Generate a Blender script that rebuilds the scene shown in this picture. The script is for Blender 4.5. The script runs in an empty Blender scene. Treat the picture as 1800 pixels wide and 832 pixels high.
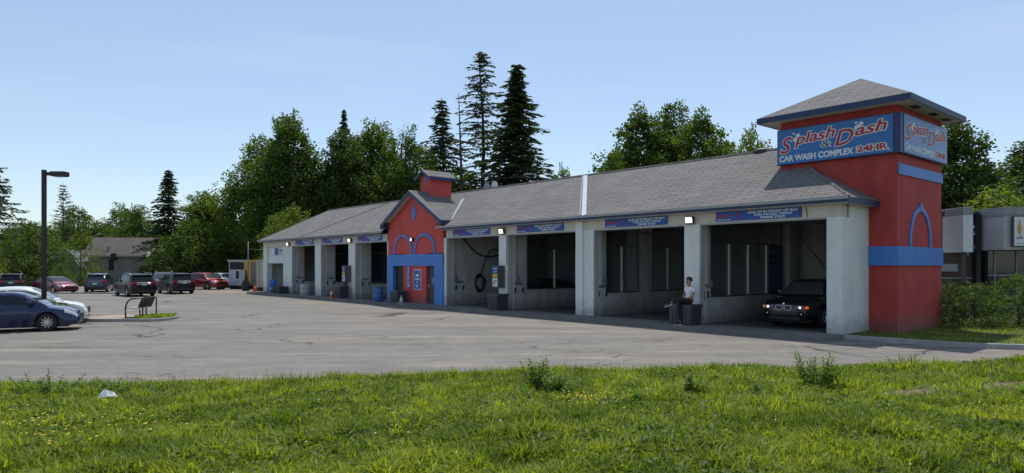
import bpy, bmesh, math, random
import numpy as np
from mathutils import Vector, Matrix

R = math.radians
scene = bpy.context.scene
col = scene.collection

# ------------------------------------------------------------------ camera
cam_d = bpy.data.cameras.new('camera')
cam = bpy.data.objects.new('camera', cam_d); col.objects.link(cam)
cam_d.sensor_width = 36; cam_d.lens = 24
cam_d.shift_y = 52 / 1800
cam_d.clip_end = 3000
cam.location = (0, 0, 2.15); cam.rotation_euler = (R(90), 0, 0)
scene.camera = cam

# ------------------------------------------------------------------ sky, sun
SUN = Vector((-.05, -.43, -1)).normalized()          # the way the light travels
world = bpy.data.worlds.new('World'); scene.world = world
world.use_nodes = True
wn, wl = world.node_tree.nodes, world.node_tree.links
wn.clear()
sky = wn.new('ShaderNodeTexSky'); sky.sky_type = 'NISHITA'; sky.sun_disc = False
sky.sun_elevation = math.asin(-SUN.z)
sky.sun_rotation = math.atan2(-SUN.x, -SUN.y)
sky.air_density = 1.0; sky.dust_density = .35; sky.ozone_density = 3.0; sky.altitude = 50
bg = wn.new('ShaderNodeBackground'); bg.inputs[1].default_value = .142
tc = wn.new('ShaderNodeTexCoord')
mp = wn.new('ShaderNodeMapping'); mp.inputs['Scale'].default_value = (1.6, 1.6, 16)
nz = wn.new('ShaderNodeTexNoise'); nz.inputs['Scale'].default_value = 1.5; nz.inputs['Detail'].default_value = 5
rp = wn.new('ShaderNodeValToRGB'); rp.color_ramp.elements[0].position = .50; rp.color_ramp.elements[1].position = .82
rp.color_ramp.elements[0].color = (.20, .20, .20, 1); rp.color_ramp.elements[1].color = (.30, .30, .30, 1)
mx = wn.new('ShaderNodeMixRGB'); mx.inputs[2].default_value = (6.2, 6.9, 7.6, 1)
wo = wn.new('ShaderNodeOutputWorld')
wl.new(tc.outputs['Generated'], mp.inputs[0]); wl.new(mp.outputs[0], nz.inputs['Vector'])
wl.new(nz.outputs['Fac'], rp.inputs[0]); wl.new(rp.outputs[0], mx.inputs[0])
wl.new(sky.outputs[0], mx.inputs[1]); wl.new(mx.outputs[0], bg.inputs[0]); wl.new(bg.outputs[0], wo.inputs[0])

sd = bpy.data.lights.new('sun', 'SUN'); sd.energy = 4.2; sd.angle = R(.5); sd.color = (1, .955, .89)
so = bpy.data.objects.new('sun', sd); col.objects.link(so)
so.location = (5, 40, 60)
so.rotation_euler = SUN.to_track_quat('-Z', 'Y').to_euler()

vs = scene.view_settings
vs.view_transform = 'Standard'; vs.look = 'None'; vs.gamma = 1; vs.exposure = -0.05
vs.use_curve_mapping = False
scene.cycles.max_bounces = 8; scene.cycles.transparent_max_bounces = 8
scene.cycles.diffuse_bounces = 4

# ------------------------------------------------------------------ materials
def nodes_of(name):
    m = bpy.data.materials.new(name); m.use_nodes = True
    nt = m.node_tree
    return m, nt.nodes, nt.links, nt.nodes['Principled BSDF']

def mat(name, c, rough=.6, metal=0., var=.12, scale=3., bump=.0, bscale=40., coat=0., spec=None, dirt=0., stretch=None, splash=0.):
    m, n, l, b = nodes_of(name)
    b.inputs['Roughness'].default_value = rough
    b.inputs['Metallic'].default_value = metal
    if coat: b.inputs['Coat Weight'].default_value = coat; b.inputs['Coat Roughness'].default_value = .04
    if spec is not None: b.inputs['Specular IOR Level'].default_value = spec
    t = n.new('ShaderNodeTexCoord')
    src = t.outputs['Object']
    if stretch:
        mm = n.new('ShaderNodeMapping'); mm.inputs['Scale'].default_value = stretch
        l.new(src, mm.inputs[0]); src = mm.outputs[0]
    z = n.new('ShaderNodeTexNoise'); z.inputs['Scale'].default_value = scale; z.inputs['Detail'].default_value = 6
    z.inputs['Roughness'].default_value = .65
    l.new(src, z.inputs['Vector'])
    r = n.new('ShaderNodeValToRGB')
    r.color_ramp.elements[0].position = .3; r.color_ramp.elements[1].position = .72
    r.color_ramp.elements[0].color = (*[x * (1 - var) for x in c], 1)
    r.color_ramp.elements[1].color = (*[min(1, x * (1 + var)) for x in c], 1)
    l.new(z.outputs['Fac'], r.inputs[0])
    out = r.outputs[0]
    if dirt:
        z2 = n.new('ShaderNodeTexNoise'); z2.inputs['Scale'].default_value = .9; z2.inputs['Detail'].default_value = 8
        m2 = n.new('ShaderNodeMapping'); m2.inputs['Scale'].default_value = (2.5, 2.5, .6)
        l.new(t.outputs['Object'], m2.inputs[0]); l.new(m2.outputs[0], z2.inputs['Vector'])
        r2 = n.new('ShaderNodeValToRGB'); r2.color_ramp.elements[0].position = .45; r2.color_ramp.elements[1].position = .75
        r2.color_ramp.elements[1].color = (dirt, dirt, dirt, 1)
        l.new(z2.outputs['Fac'], r2.inputs[0])
        mxx = n.new('ShaderNodeMixRGB'); mxx.inputs[2].default_value = (*[x * .45 for x in c], 1)
        l.new(r2.outputs[0], mxx.inputs[0]); l.new(out, mxx.inputs[1]); out = mxx.outputs[0]
    if splash:
        # grit and mud thrown up on the foot of the wall, ragged along its upper edge
        sp = n.new('ShaderNodeSeparateXYZ'); l.new(t.outputs['Object'], sp.inputs[0])
        z4 = n.new('ShaderNodeTexNoise'); z4.inputs['Scale'].default_value = 3.5; z4.inputs['Detail'].default_value = 9; z4.inputs['Roughness'].default_value = .75
        l.new(t.outputs['Object'], z4.inputs['Vector'])
        a4 = n.new('ShaderNodeMath'); a4.operation = 'MULTIPLY_ADD'; a4.inputs[1].default_value = -1.6; l.new(z4.outputs['Fac'], a4.inputs[0]); l.new(sp.outputs['Z'], a4.inputs[2])
        m4 = n.new('ShaderNodeMapRange'); m4.inputs[1].default_value = -.75; m4.inputs[2].default_value = -.15; m4.inputs[3].default_value = splash; m4.inputs[4].default_value = 0
        l.new(a4.outputs[0], m4.inputs[0])
        x4 = n.new('ShaderNodeMixRGB'); x4.inputs[2].default_value = (.12, .10, .08, 1)
        l.new(m4.outputs[0], x4.inputs[0]); l.new(out, x4.inputs[1]); out = x4.outputs[0]
    l.new(out, b.inputs['Base Color'])
    if bump:
        z3 = n.new('ShaderNodeTexNoise'); z3.inputs['Scale'].default_value = bscale; z3.inputs['Detail'].default_value = 4
        l.new(t.outputs['Object'], z3.inputs['Vector'])
        bp = n.new('ShaderNodeBump'); bp.inputs['Strength'].default_value = bump; bp.inputs['Distance'].default_value = .02
        l.new(z3.outputs['Fac'], bp.inputs['Height']); l.new(bp.outputs[0], b.inputs['Normal'])
    return m

def emit(name, c, s):
    m, n, l, b = nodes_of(name)
    b.inputs['Base Color'].default_value = (*c, 1)
    b.inputs['Emission Color'].default_value = (*c, 1); b.inputs['Emission Strength'].default_value = s
    return m

def brick_mat(name, c1, c2, mortar, bw, bh, ms=.02, rough=.85, bump=.5, big=.15, squash=1, offset=.5):
    m, n, l, b = nodes_of(name)
    b.inputs['Roughness'].default_value = rough
    t = n.new('ShaderNodeTexCoord')
    z0 = n.new('ShaderNodeTexNoise'); z0.inputs['Scale'].default_value = 2.2; z0.inputs['Detail'].default_value = 3
    l.new(t.outputs['UV'], z0.inputs['Vector'])
    ad = n.new('ShaderNodeVectorMath'); ad.operation = 'MULTIPLY_ADD'
    ad.inputs[1].default_value = (.03, .03, 0)
    l.new(z0.outputs['Color'], ad.inputs[0]); l.new(t.outputs['UV'], ad.inputs[2])
    k = n.new('ShaderNodeTexBrick')
    k.inputs['Scale'].default_value = 1; k.inputs['Brick Width'].default_value = bw; k.inputs['Row Height'].default_value = bh
    k.inputs['Mortar Size'].default_value = ms; k.inputs['Mortar Smooth'].default_value = .1
    k.offset = offset
    k.inputs['Color1'].default_value = (*c1, 1); k.inputs['Color2'].default_value = (*c2, 1); k.inputs['Mortar'].default_value = (*mortar, 1)
    l.new(ad.outputs[0], k.inputs['Vector'])
    z = n.new('ShaderNodeTexNoise'); z.inputs['Scale'].default_value = .7; z.inputs['Detail'].default_value = 8; z.inputs['Roughness'].default_value = .7
    l.new(t.outputs['UV'], z.inputs['Vector'])
    mr = n.new('ShaderNodeMapRange'); mr.inputs[1].default_value = .3; mr.inputs[2].default_value = .7
    mr.inputs[3].default_value = 1 - big; mr.inputs[4].default_value = 1 + big
    l.new(z.outputs['Fac'], mr.inputs[0])
    z2 = n.new('ShaderNodeTexNoise'); z2.inputs['Scale'].default_value = 60; z2.inputs['Detail'].default_value = 2
    l.new(t.outputs['UV'], z2.inputs['Vector'])
    mr2 = n.new('ShaderNodeMapRange'); mr2.inputs[1].default_value = .3; mr2.inputs[2].default_value = .7
    mr2.inputs[3].default_value = .86; mr2.inputs[4].default_value = 1.14
    l.new(z2.outputs['Fac'], mr2.inputs[0])
    mu = n.new('ShaderNodeMath'); mu.operation = 'MULTIPLY'
    l.new(mr.outputs[0], mu.inputs[0]); l.new(mr2.outputs[0], mu.inputs[1])
    mm = n.new('ShaderNodeVectorMath'); mm.operation = 'SCALE'
    l.new(k.outputs['Color'], mm.inputs[0]); l.new(mu.outputs[0], mm.inputs['Scale'])
    l.new(mm.outputs[0], b.inputs['Base Color'])
    iv = n.new('ShaderNodeMath'); iv.operation = 'SUBTRACT'; iv.inputs[0].default_value = 1
    l.new(k.outputs['Fac'], iv.inputs[1])
    bp = n.new('ShaderNodeBump'); bp.inputs['Strength'].default_value = bump; bp.inputs['Distance'].default_value = .012
    l.new(iv.outputs[0], bp.inputs['Height']); l.new(bp.outputs[0], b.inputs['Normal'])
    return m

def leaf_mat(name, c1, c2, trans=.35, rough=.55, spec=.3, nscale=.45, namt=1.3):
    m, n, l, b = nodes_of(name)
    b.inputs['Roughness'].default_value = rough
    b.inputs['Specular IOR Level'].default_value = spec
    g = n.new('ShaderNodeNewGeometry')
    t = n.new('ShaderNodeTexCoord')
    z = n.new('ShaderNodeTexNoise'); z.inputs['Scale'].default_value = nscale; z.inputs['Detail'].default_value = 4
    l.new(t.outputs['Object'], z.inputs['Vector'])
    ma = n.new('ShaderNodeMath'); ma.operation = 'MULTIPLY_ADD'; ma.inputs[1].default_value = .5
    mb = n.new('ShaderNodeMath'); mb.operation = 'MULTIPLY_ADD'; mb.inputs[1].default_value = namt; mb.inputs[2].default_value = .25 - namt / 2
    l.new(z.outputs['Fac'], mb.inputs[0])
    l.new(g.outputs['Random Per Island'], ma.inputs[0]); l.new(mb.outputs[0], ma.inputs[2])
    r = n.new('ShaderNodeValToRGB')
    r.color_ramp.elements[0].color = (*c1, 1); r.color_ramp.elements[1].color = (*c2, 1)
    r.color_ramp.elements[0].position = .2; r.color_ramp.elements[1].position = .95
    l.new(ma.outputs[0], r.inputs[0]); l.new(r.outputs[0], b.inputs['Base Color'])
    tr = n.new('ShaderNodeBsdfTranslucent')
    sc = n.new('ShaderNodeVectorMath'); sc.operation = 'MULTIPLY'; sc.inputs[1].default_value = (1.5, 1.45, .6)
    l.new(r.outputs[0], sc.inputs[0]); l.new(sc.outputs[0], tr.inputs[0])
    mx_ = n.new('ShaderNodeMixShader'); mx_.inputs[0].default_value = trans
    o = n['Material Output']
    l.new(b.outputs[0], mx_.inputs[1]); l.new(tr.outputs[0], mx_.inputs[2]); l.new(mx_.outputs[0], o.inputs[0])
    return m

M = {}
def setup_materials():
    M['shingle'] = brick_mat('grey_shingles', (.195, .188, .18), (.15, .145, .14), (.055, .053, .052), .85, .15, .018, .95, .9, .16)
    M['brownbrick'] = brick_mat('brown_brick', (.10, .062, .048), (.075, .046, .038), (.085, .07, .06), .21, .07, .008, .9, .4, .2)
    M['housebrick'] = brick_mat('grey_brick', (.30, .265, .235), (.22, .19, .17), (.30, .28, .26), .21, .07, .008, .9, .4, .2)
    M['paver'] = brick_mat('beige_pavers', (.42, .33, .24), (.33, .25, .19), (.16, .13, .10), .2, .1, .008, .9, .4, .15)
    M['houseshingle'] = brick_mat('brown_grey_shingles', (.17, .145, .13), (.13, .11, .10), (.08, .07, .065), .3, .14, .01, .95, .3, .2)
    M['white'] = mat('painted_white_block', (.70, .72, .68), .7, var=.06, bump=.25, bscale=14, dirt=.22, splash=.45)
    M['grime'] = mat('grey_white_bay_wall', (.47, .47, .45), .7, var=.12, scale=1.5, bump=.2, bscale=14, dirt=.5, splash=.6)
    M['cream'] = mat('cream_lintel_paint', (.58, .55, .46), .7, var=.07, dirt=.3)
    M['red'] = mat('red_stucco', (.60, .082, .068), .75, var=.08, scale=2, bump=.5, bscale=50, dirt=.3, splash=.6)
    M['redtower'] = mat('shaded_red_stucco', (.47, .058, .050), .8, var=.14, scale=1.4, bump=.5, bscale=50, dirt=.42, splash=.65)  # office red again, darker: tower's shaded side and weathering put into the colour
    M['blue'] = mat('blue_trim_paint', (.06, .21, .58), .5, var=.07, dirt=.2)
    M['navy'] = mat('navy_fascia', (.018, .038, .105), .5, var=.1)
    M['soffit'] = mat('white_soffit', (.55, .53, .48), .7, var=.06, dirt=.3)
    M['gutter'] = mat('light_grey_metal_edge', (.33, .33, .32), .5, var=.1)
    M['flash'] = mat('galvanised_flashing', (.42, .47, .52), .45, .4, var=.1, scale=6)
    M['dark'] = mat('near_black', (.015, .016, .018), .6, var=.2)
    M['dgrey'] = mat('dark_grey_plastic', (.05, .055, .062), .55, var=.12)
    M['mgrey'] = mat('mid_grey_metal', (.22, .23, .24), .5, .3, var=.08)
    M['alum'] = mat('aluminium_mullion', (.58, .58, .56), .4, .5, var=.06)
    M['dframe'] = mat('dark_window_frame', (.07, .07, .07), .5, var=.1)
    M['bayfloor'] = mat('wet_concrete_floor', (.09, .09, .088), .45, var=.25, scale=1.2)
    M['slab'] = mat('concrete_apron', (.17, .165, .158), .9, var=.18, scale=1.1, bump=.3, bscale=50, dirt=.4)
    M['kerb'] = mat('kerb_concrete', (.34, .335, .32), .9, var=.15, scale=2, bump=.3, dirt=.4)
    M['bin'] = mat('charcoal_bin_plastic', (.055, .06, .072), .5, var=.1)
    M['glass_lamp'] = emit('floodlight_glass', (1, .97, .85), 1.6)
    M['tyre'] = mat('tyre_rubber', (.018, .018, .018), .8, var=.1)
    M['rim'] = mat('alloy_wheel', (.55, .56, .58), .25, .85, var=.03)
    M['blackmetal'] = mat('black_painted_metal', (.012, .010, .012), .4, var=.1)
    M['signblue'] = mat('sign_face_blue', (.02, .145, .40), .3, var=.10, scale=2.5)
    M['signnavy'] = mat('sign_box_navy', (.012, .03, .13), .4, var=.08)
    M['bannerblue'] = mat('banner_blue', (.025, .085, .36), .5, var=.06)
    M['lwhite'] = mat('lettering_white', (.72, .75, .76), .5, var=.02)
    M['lred'] = mat('lettering_red', (.42, .012, .025), .5, var=.04)
    M['lnavy'] = mat('lettering_navy', (.01, .02, .12), .5, var=.02)
    M['orange'] = mat('orange_plastic', (.6, .10, .03), .5, var=.05)
    M['yellow'] = mat('yellow_paint', (.65, .36, .04), .5, var=.1, dirt=.3)
    M['bark'] = mat('bark', (.075, .06, .05), .95, var=.3, scale=4, stretch=(3, 3, .6))
    M['leafA'] = leaf_mat('leaves_mid', (.038, .082, .015), (.125, .19, .030), .48)
    M['leafB'] = leaf_mat('leaves_light', (.06, .115, .017), (.20, .26, .036), .5)
    M['leafC'] = leaf_mat('leaves_dark', (.028, .062, .014), (.085, .135, .025), .42)
    M['leafD'] = leaf_mat('leaves_fresh', (.048, .098, .016), (.16, .225, .034), .5)
    M['needle'] = leaf_mat('needles', (.028, .052, .020), (.085, .12, .042), .3, .6)
    M['grass'] = leaf_mat('grass_blades', (.095, .155, .013), (.32, .38, .038), .52, .55, .25, 1.1, 2.0)
    M['weed'] = leaf_mat('weed_leaves', (.06, .13, .02), (.16, .26, .04), .48)
    M['dry'] = leaf_mat('dry_stalks', (.25, .20, .10), (.42, .36, .20), .25)
    M['yflower'] = mat('yellow_petals', (.75, .50, .02), .6, var=.1)
    M['wflower'] = mat('white_petals', (.75, .75, .72), .6, var=.05)

def asphalt_mat():
    m, n, l, b = nodes_of('old_asphalt')
    t = n.new('ShaderNodeTexCoord')
    def noise(s, d=6, ro=.6, st=None, off=None):
        src = t.outputs['Object']
        if st:
            q = n.new('ShaderNodeMapping'); q.inputs['Scale'].default_value = st
            if off: q.inputs['Rotation'].default_value = off
            l.new(src, q.inputs[0]); src = q.outputs[0]
        z = n.new('ShaderNodeTexNoise'); z.inputs['Scale'].default_value = s; z.inputs['Detail'].default_value = d; z.inputs['Roughness'].default_value = ro
        l.new(src, z.inputs['Vector']); return z.outputs['Fac']
    def ramp(f, p0, p1, c0, c1):
        r = n.new('ShaderNodeValToRGB'); r.color_ramp.elements[0].position = p0; r.color_ramp.elements[1].position = p1
        r.color_ramp.elements[0].color = (*c0, 1); r.color_ramp.elements[1].color = (*c1, 1)
        l.new(f, r.inputs[0]); return r.outputs[0]
    def mix(f, a, c, mode='MIX'):
        x = n.new('ShaderNodeMixRGB'); x.blend_type = mode
        l.new(f, x.inputs[0]); l.new(a, x.inputs[1])
        if isinstance(c, tuple): x.inputs[2].default_value = (*c, 1)
        else: l.new(c, x.inputs[2])
        return x.outputs[0]
    base = ramp(noise(.22, 8, .65), .34, .68, (.145, .137, .125), (.198, .187, .170))
    # sandy tan streaks worn along the driving direction
    st = ramp(noise(1.0, 9, .68, (.10, 1.1, 1), (0, 0, R(5))), .52, .70, (0, 0, 0), (.8, .8, .8))
    base = mix(st, base, (.31, .275, .215))
    st2 = ramp(noise(1.0, 7, .62, (.10, .55, 1), (0, 0, R(-40))), .56, .70, (0, 0, 0), (.6, .6, .6))
    base = mix(st2, base, (.285, .25, .195))
    oil = ramp(noise(.55, 6, .6, (1, 1, 1), (0, 0, 2)), .60, .76, (0, 0, 0), (.55, .55, .55))
    base = mix(oil, base, (.085, .08, .075))
    fine = ramp(noise(3.2, 8, .75, (.35, 1.5, 1), (0, 0, R(3))), .33, .68, (.80, .80, .80), (1.2, 1.2, 1.18))
    o1 = n.new('ShaderNodeValue'); o1.outputs[0].default_value = 1
    base = mix(o1.outputs[0], base, fine, 'MULTIPLY')
    # aggregate speckle
    sp = ramp(noise(55, 3, .8), .3, .72, (.68, .68, .68), (1.32, 1.3, 1.28))
    one = n.new('ShaderNodeValue'); one.outputs[0].default_value = 1
    base = mix(one.outputs[0], base, sp, 'MULTIPLY')
    sp2 = ramp(noise(9, 5, .7), .3, .72, (.86, .86, .86), (1.14, 1.14, 1.13))
    base = mix(one.outputs[0], base, sp2, 'MULTIPLY')
    # cracks
    def cracks(scale, w, rot):
        q = n.new('ShaderNodeMapping'); q.inputs['Scale'].default_value = (.5, 1, 1); q.inputs['Rotation'].default_value = (0, 0, rot)
        zz = n.new('ShaderNodeTexNoise'); zz.inputs['Scale'].default_value = .8; zz.inputs['Detail'].default_value = 6
        l.new(t.outputs['Object'], zz.inputs['Vector'])
        va = n.new('ShaderNodeVectorMath'); va.operation = 'MULTIPLY_ADD'; va.inputs[1].default_value = (1.6, 1.6, 0)
        l.new(zz.outputs['Color'], va.inputs[0]); l.new(t.outputs['Object'], va.inputs[2])
        l.new(va.outputs[0], q.inputs[0])
        v = n.new('ShaderNodeTexVoronoi'); v.feature = 'DISTANCE_TO_EDGE'; v.inputs['Scale'].default_value = scale
        l.new(q.outputs[0], v.inputs['Vector'])
        return ramp(v.outputs['Distance'], w * .4, w, (1, 1, 1), (0, 0, 0))
    msk = ramp(noise(.12, 3, .5), .46, .58, (0, 0, 0), (1, 1, 1))
    c1 = n.new('ShaderNodeMath'); c1.operation = 'MULTIPLY'
    l.new(cracks(.22, .008, R(20)), c1.inputs[0]); l.new(msk, c1.inputs[1])
    base = mix(c1.outputs[0], base, (.035, .032, .03))
    msk2 = ramp(noise(.16, 3, .5, (1, 1, 1), (0, 0, 1)), .54, .62, (0, 0, 0), (.8, .8, .8))
    c2 = n.new('ShaderNodeMath'); c2.operation = 'MULTIPLY'
    l.new(cracks(.9, .018, R(-30)), c2.inputs[0]); l.new(msk2, c2.inputs[1])
    base = mix(c2.outputs[0], base, (.05, .045, .04))
    l.new(base, b.inputs['Base Color'])
    b.inputs['Roughness'].default_value = .82
    b.inputs['Specular IOR Level'].default_value = .35
    bp = n.new('ShaderNodeBump'); bp.inputs['Strength'].default_value = .6; bp.inputs['Distance'].default_value = .012
    l.new(noise(38, 4, .7), bp.inputs['Height']); l.new(bp.outputs[0], b.inputs['Normal'])
    return m

def soil_mat():
    m, n, l, b = nodes_of('soil_and_turf')
    t = n.new('ShaderNodeTexCoord')
    z = n.new('ShaderNodeTexNoise'); z.inputs['Scale'].default_value = 1.4; z.inputs['Detail'].default_value = 8; z.inputs['Roughness'].default_value = .7
    l.new(t.outputs['Object'], z.inputs['Vector'])
    r = n.new('ShaderNodeValToRGB')
    e = r.color_ramp.elements
    e[0].position = .32; e[0].color = (.028, .050, .012, 1)
    e[1].position = .74; e[1].color = (.17, .125, .085, 1)
    k = r.color_ramp.elements.new(.55); k.color = (.060, .085, .022, 1)
    l.new(z.outputs['Fac'], r.inputs[0]); l.new(r.outputs[0], b.inputs['Base Color'])
    b.inputs['Roughness'].default_value = .95
    z3 = n.new('ShaderNodeTexNoise'); z3.inputs['Scale'].default_value = 22; z3.inputs['Detail'].default_value = 6
    l.new(t.outputs['Object'], z3.inputs['Vector'])
    bp = n.new('ShaderNodeBump'); bp.inputs['Strength'].default_value = .8; bp.inputs['Distance'].default_value = .04
    l.new(z3.outputs['Fac'], bp.inputs['Height']); l.new(bp.outputs[0], b.inputs['Normal'])
    return m

def glass_mat(name, c=(.03, .035, .04), clear=.0, rough=.04):
    m, n, l, b = nodes_of(name)
    b.inputs['Base Color'].default_value = (*c, 1); b.inputs['Roughness'].default_value = rough
    b.inputs['Specular IOR Level'].default_value = .6
    if clear:
        tr = n.new('ShaderNodeBsdfTransparent'); tr.inputs[0].default_value = (.75, .8, .8, 1)
        mx_ = n.new('ShaderNodeMixShader'); mx_.inputs[0].default_value = clear
        l.new(b.outputs[0], mx_.inputs[1]); l.new(tr.outputs[0], mx_.inputs[2])
        l.new(mx_.outputs[0], n['Material Output'].inputs[0])
    return m

def paint(name, c, metal=.35, rough=.3, coat=1.):
    m, n, l, b = nodes_of(name)
    b.inputs['Base Color'].default_value = (*c, 1)
    b.inputs['Metallic'].default_value = metal; b.inputs['Roughness'].default_value = rough
    b.inputs['Coat Weight'].default_value = coat;
    if coat < 1: b.inputs['Specular IOR Level'].default_value = .3
    b.inputs['Coat IOR'].default_value = 1.4; b.inputs['Coat Roughness'].default_value = .03
    t = n.new('ShaderNodeTexCoord')
    z = n.new('ShaderNodeTexNoise'); z.inputs['Scale'].default_value = 7; z.inputs['Detail'].default_value = 6
    l.new(t.outputs['Object'], z.inputs['Vector'])
    mr = n.new('ShaderNodeMapRange'); mr.inputs[3].default_value = rough - .08; mr.inputs[4].default_value = rough + .14
    l.new(z.outputs['Fac'], mr.inputs[0]); l.new(mr.outputs[0], b.inputs['Roughness'])
    return m

setup_materials()
M['asphalt'] = asphalt_mat(); M['soil'] = soil_mat()
M['window'] = glass_mat('bay_window_glass', (.03, .032, .034), .72, .1)
M['carglass'] = glass_mat('car_glass', (.012, .016, .018), .25, .03)
M['carglass_lit'] = glass_mat('car_windscreen', (.05, .07, .075), .12, .03)
M['shopglass'] = glass_mat('shop_glass', (.035, .04, .045), .1, .05)
M['chrome'] = mat('chrome', (.75, .75, .76), .12, 1, var=.02)
M['taillight'] = glass_mat('tail_light_red', (.35, .02, .02), 0, .15)
M['headlight'] = glass_mat('headlight_lens', (.55, .58, .6), 0, .08)
M['plate'] = mat('number_plate', (.6, .62, .66), .4, var=.03)

# ------------------------------------------------------------------ helpers
def tag(o, label=None, cat=None, group=None, kind=None):
    if label: o['label'] = label
    if cat: o['category'] = cat
    if group: o['group'] = group
    if kind: o['kind'] = kind
    return o

def thing(name, label, cat, loc=(0, 0, 0), rz=0, group=None):
    o = bpy.data.objects.new(name, None); col.objects.link(o)
    o.empty_display_size = .2
    o.location = loc; o.rotation_euler = (0, 0, rz)
    return tag(o, label, cat, group)

class MB:
    def __init__(s): s.v = []; s.f = []
    def add(s, vs, fs):
        b = len(s.v); s.v += [tuple(p) for p in vs]; s.f += [tuple(i + b for i in f) for f in fs]; return s
    def box(s, x0, x1, y0, y1, z0, z1, bev=0):
        if bev:
            return s.bbox(x0, x1, y0, y1, z0, z1, bev)
        vs = [(x, y, z) for z in (z0, z1) for x, y in ((x0, y0), (x1, y0), (x1, y1), (x0, y1))]
        return s.add(vs, [(3, 2, 1, 0), (4, 5, 6, 7), (0, 1, 5, 4), (1, 2, 6, 5), (2, 3, 7, 6), (3, 0, 4, 7)])
    def bbox(s, x0, x1, y0, y1, z0, z1, b):
        bm = bmesh.new(); bmesh.ops.create_cube(bm, size=1)
        for v in bm.verts:
            v.co = Vector(((x0 + x1) / 2 + v.co.x * (x1 - x0), (y0 + y1) / 2 + v.co.y * (y1 - y0), (z0 + z1) / 2 + v.co.z * (z1 - z0)))
        bmesh.ops.bevel(bm, geom=bm.edges[:] + bm.verts[:], offset=b, segments=2, profile=.6, affect='EDGES')
        return s.bm(bm)
    def bm(s, bm):
        bm.verts.index_update()
        s.add([v.co[:] for v in bm.verts], [[v.index for v in f.verts] for f in bm.faces]); bm.free(); return s
    def prism(s, poly, a0, a1, axis='y'):
        """poly: 2-D outline counter-clockwise in the plane of the other two axes, drawn from a0 to a1 along axis"""
        n = len(poly)
        def P(p, a):
            return (p[0], a, p[1]) if axis == 'y' else ((a, p[0], p[1]) if axis == 'x' else (p[0], p[1], a))
        vs = [P(p, a0) for p in poly] + [P(p, a1) for p in poly]
        fs = [tuple(range(n)), tuple(range(2 * n - 1, n - 1, -1))] + [(i, i + n, (i + 1) % n + n, (i + 1) % n) for i in range(n)]
        return s.add(vs, fs)
    def tube(s, pts, r, n=8, cap=True):
        pts = [Vector(p) for p in pts]
        rs = r if isinstance(r, (list, tuple)) else [r] * len(pts)
        b = len(s.v); up = Vector((0, 0, 1)); prev = None
        for i, p in enumerate(pts):
            d = (pts[min(i + 1, len(pts) - 1)] - pts[max(i - 1, 0)])
            d = d.normalized() if d.length else Vector((0, 0, 1))
            if prev is None:
                a = d.cross(up if abs(d.z) < .95 else Vector((1, 0, 0))).normalized()
            else:
                a = prev - d * prev.dot(d)
                a = a.normalized() if a.length > 1e-6 else d.orthogonal().normalized()
            prev = a; c = d.cross(a)
            for k in range(n):
                t = 2 * math.pi * k / n
                s.v.append(tuple(p + (a * math.cos(t) + c * math.sin(t)) * rs[i]))
        for i in range(len(pts) - 1):
            for k in range(n):
                s.f.append((b + i * n + k, b + i * n + (k + 1) % n, b + (i + 1) * n + (k + 1) % n, b + (i + 1) * n + k))
        if cap:
            s.f.append(tuple(b + k for k in range(n))[::-1]); e = b + (len(pts) - 1) * n
            s.f.append(tuple(e + k for k in range(n)))
        return s
    def lathe(s, prof, c=(0, 0, 0), axis='z', n=24, closed=False):
        b = len(s.v)
        for (r, h) in prof:
            for k in range(n):
                t = 2 * math.pi * k / n; x, y = r * math.cos(t), r * math.sin(t)
                p = (x, y, h) if axis == 'z' else ((x, h, y) if axis == 'y' else (h, x, y))
                s.v.append((p[0] + c[0], p[1] + c[1], p[2] + c[2]))
        m = len(prof)
        for i in range(m - 1 + (1 if closed else 0)):
            j = (i + 1) % m
            for k in range(n):
                s.f.append((b + i * n + k, b + i * n + (k + 1) % n, b + j * n + (k + 1) % n, b + j * n + k))
        if not closed:
            s.f.append(tuple(b + k for k in range(n))[::-1]); s.f.append(tuple(b + (m - 1) * n + k for k in range(n)))
        return s
    def build(s, name, m, parent=None, smooth=False, uv=True):
        me = bpy.data.meshes.new(name); me.from_pydata(s.v, [], s.f); me.validate(clean_customdata=False)
        bm = bmesh.new(); bm.from_mesh(me)
        bmesh.ops.recalc_face_normals(bm, faces=bm.faces[:])
        if uv:
            ul = bm.loops.layers.uv.new('UVMap')
            for f in bm.faces:
                nn = f.normal
                e = Vector((0, 0, 1)).cross(nn)
                e = e.normalized() if e.length > .02 else Vector((1, 0, 0))
                up = nn.cross(e)
                for lp in f.loops:
                    lp[ul].uv = (lp.vert.co.dot(e), lp.vert.co.dot(up))
        bm.to_mesh(me); bm.free()
        if smooth:
            for p in me.polygons: p.use_smooth = True
        if isinstance(m, str): m = M[m]
        me.materials.append(m)
        o = bpy.data.objects.new(name, me); col.objects.link(o)
        if parent: o.parent = parent
        return o

def autosmooth(o, ang=35):
    me = o.data
    for p in me.polygons: p.use_smooth = True
    bm = bmesh.new(); bm.from_mesh(me)
    for e in bm.edges:
        if len(e.link_faces) == 2 and e.calc_face_angle(0) > R(ang): e.smooth = False
    bm.to_mesh(me); bm.free(); return o

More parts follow.
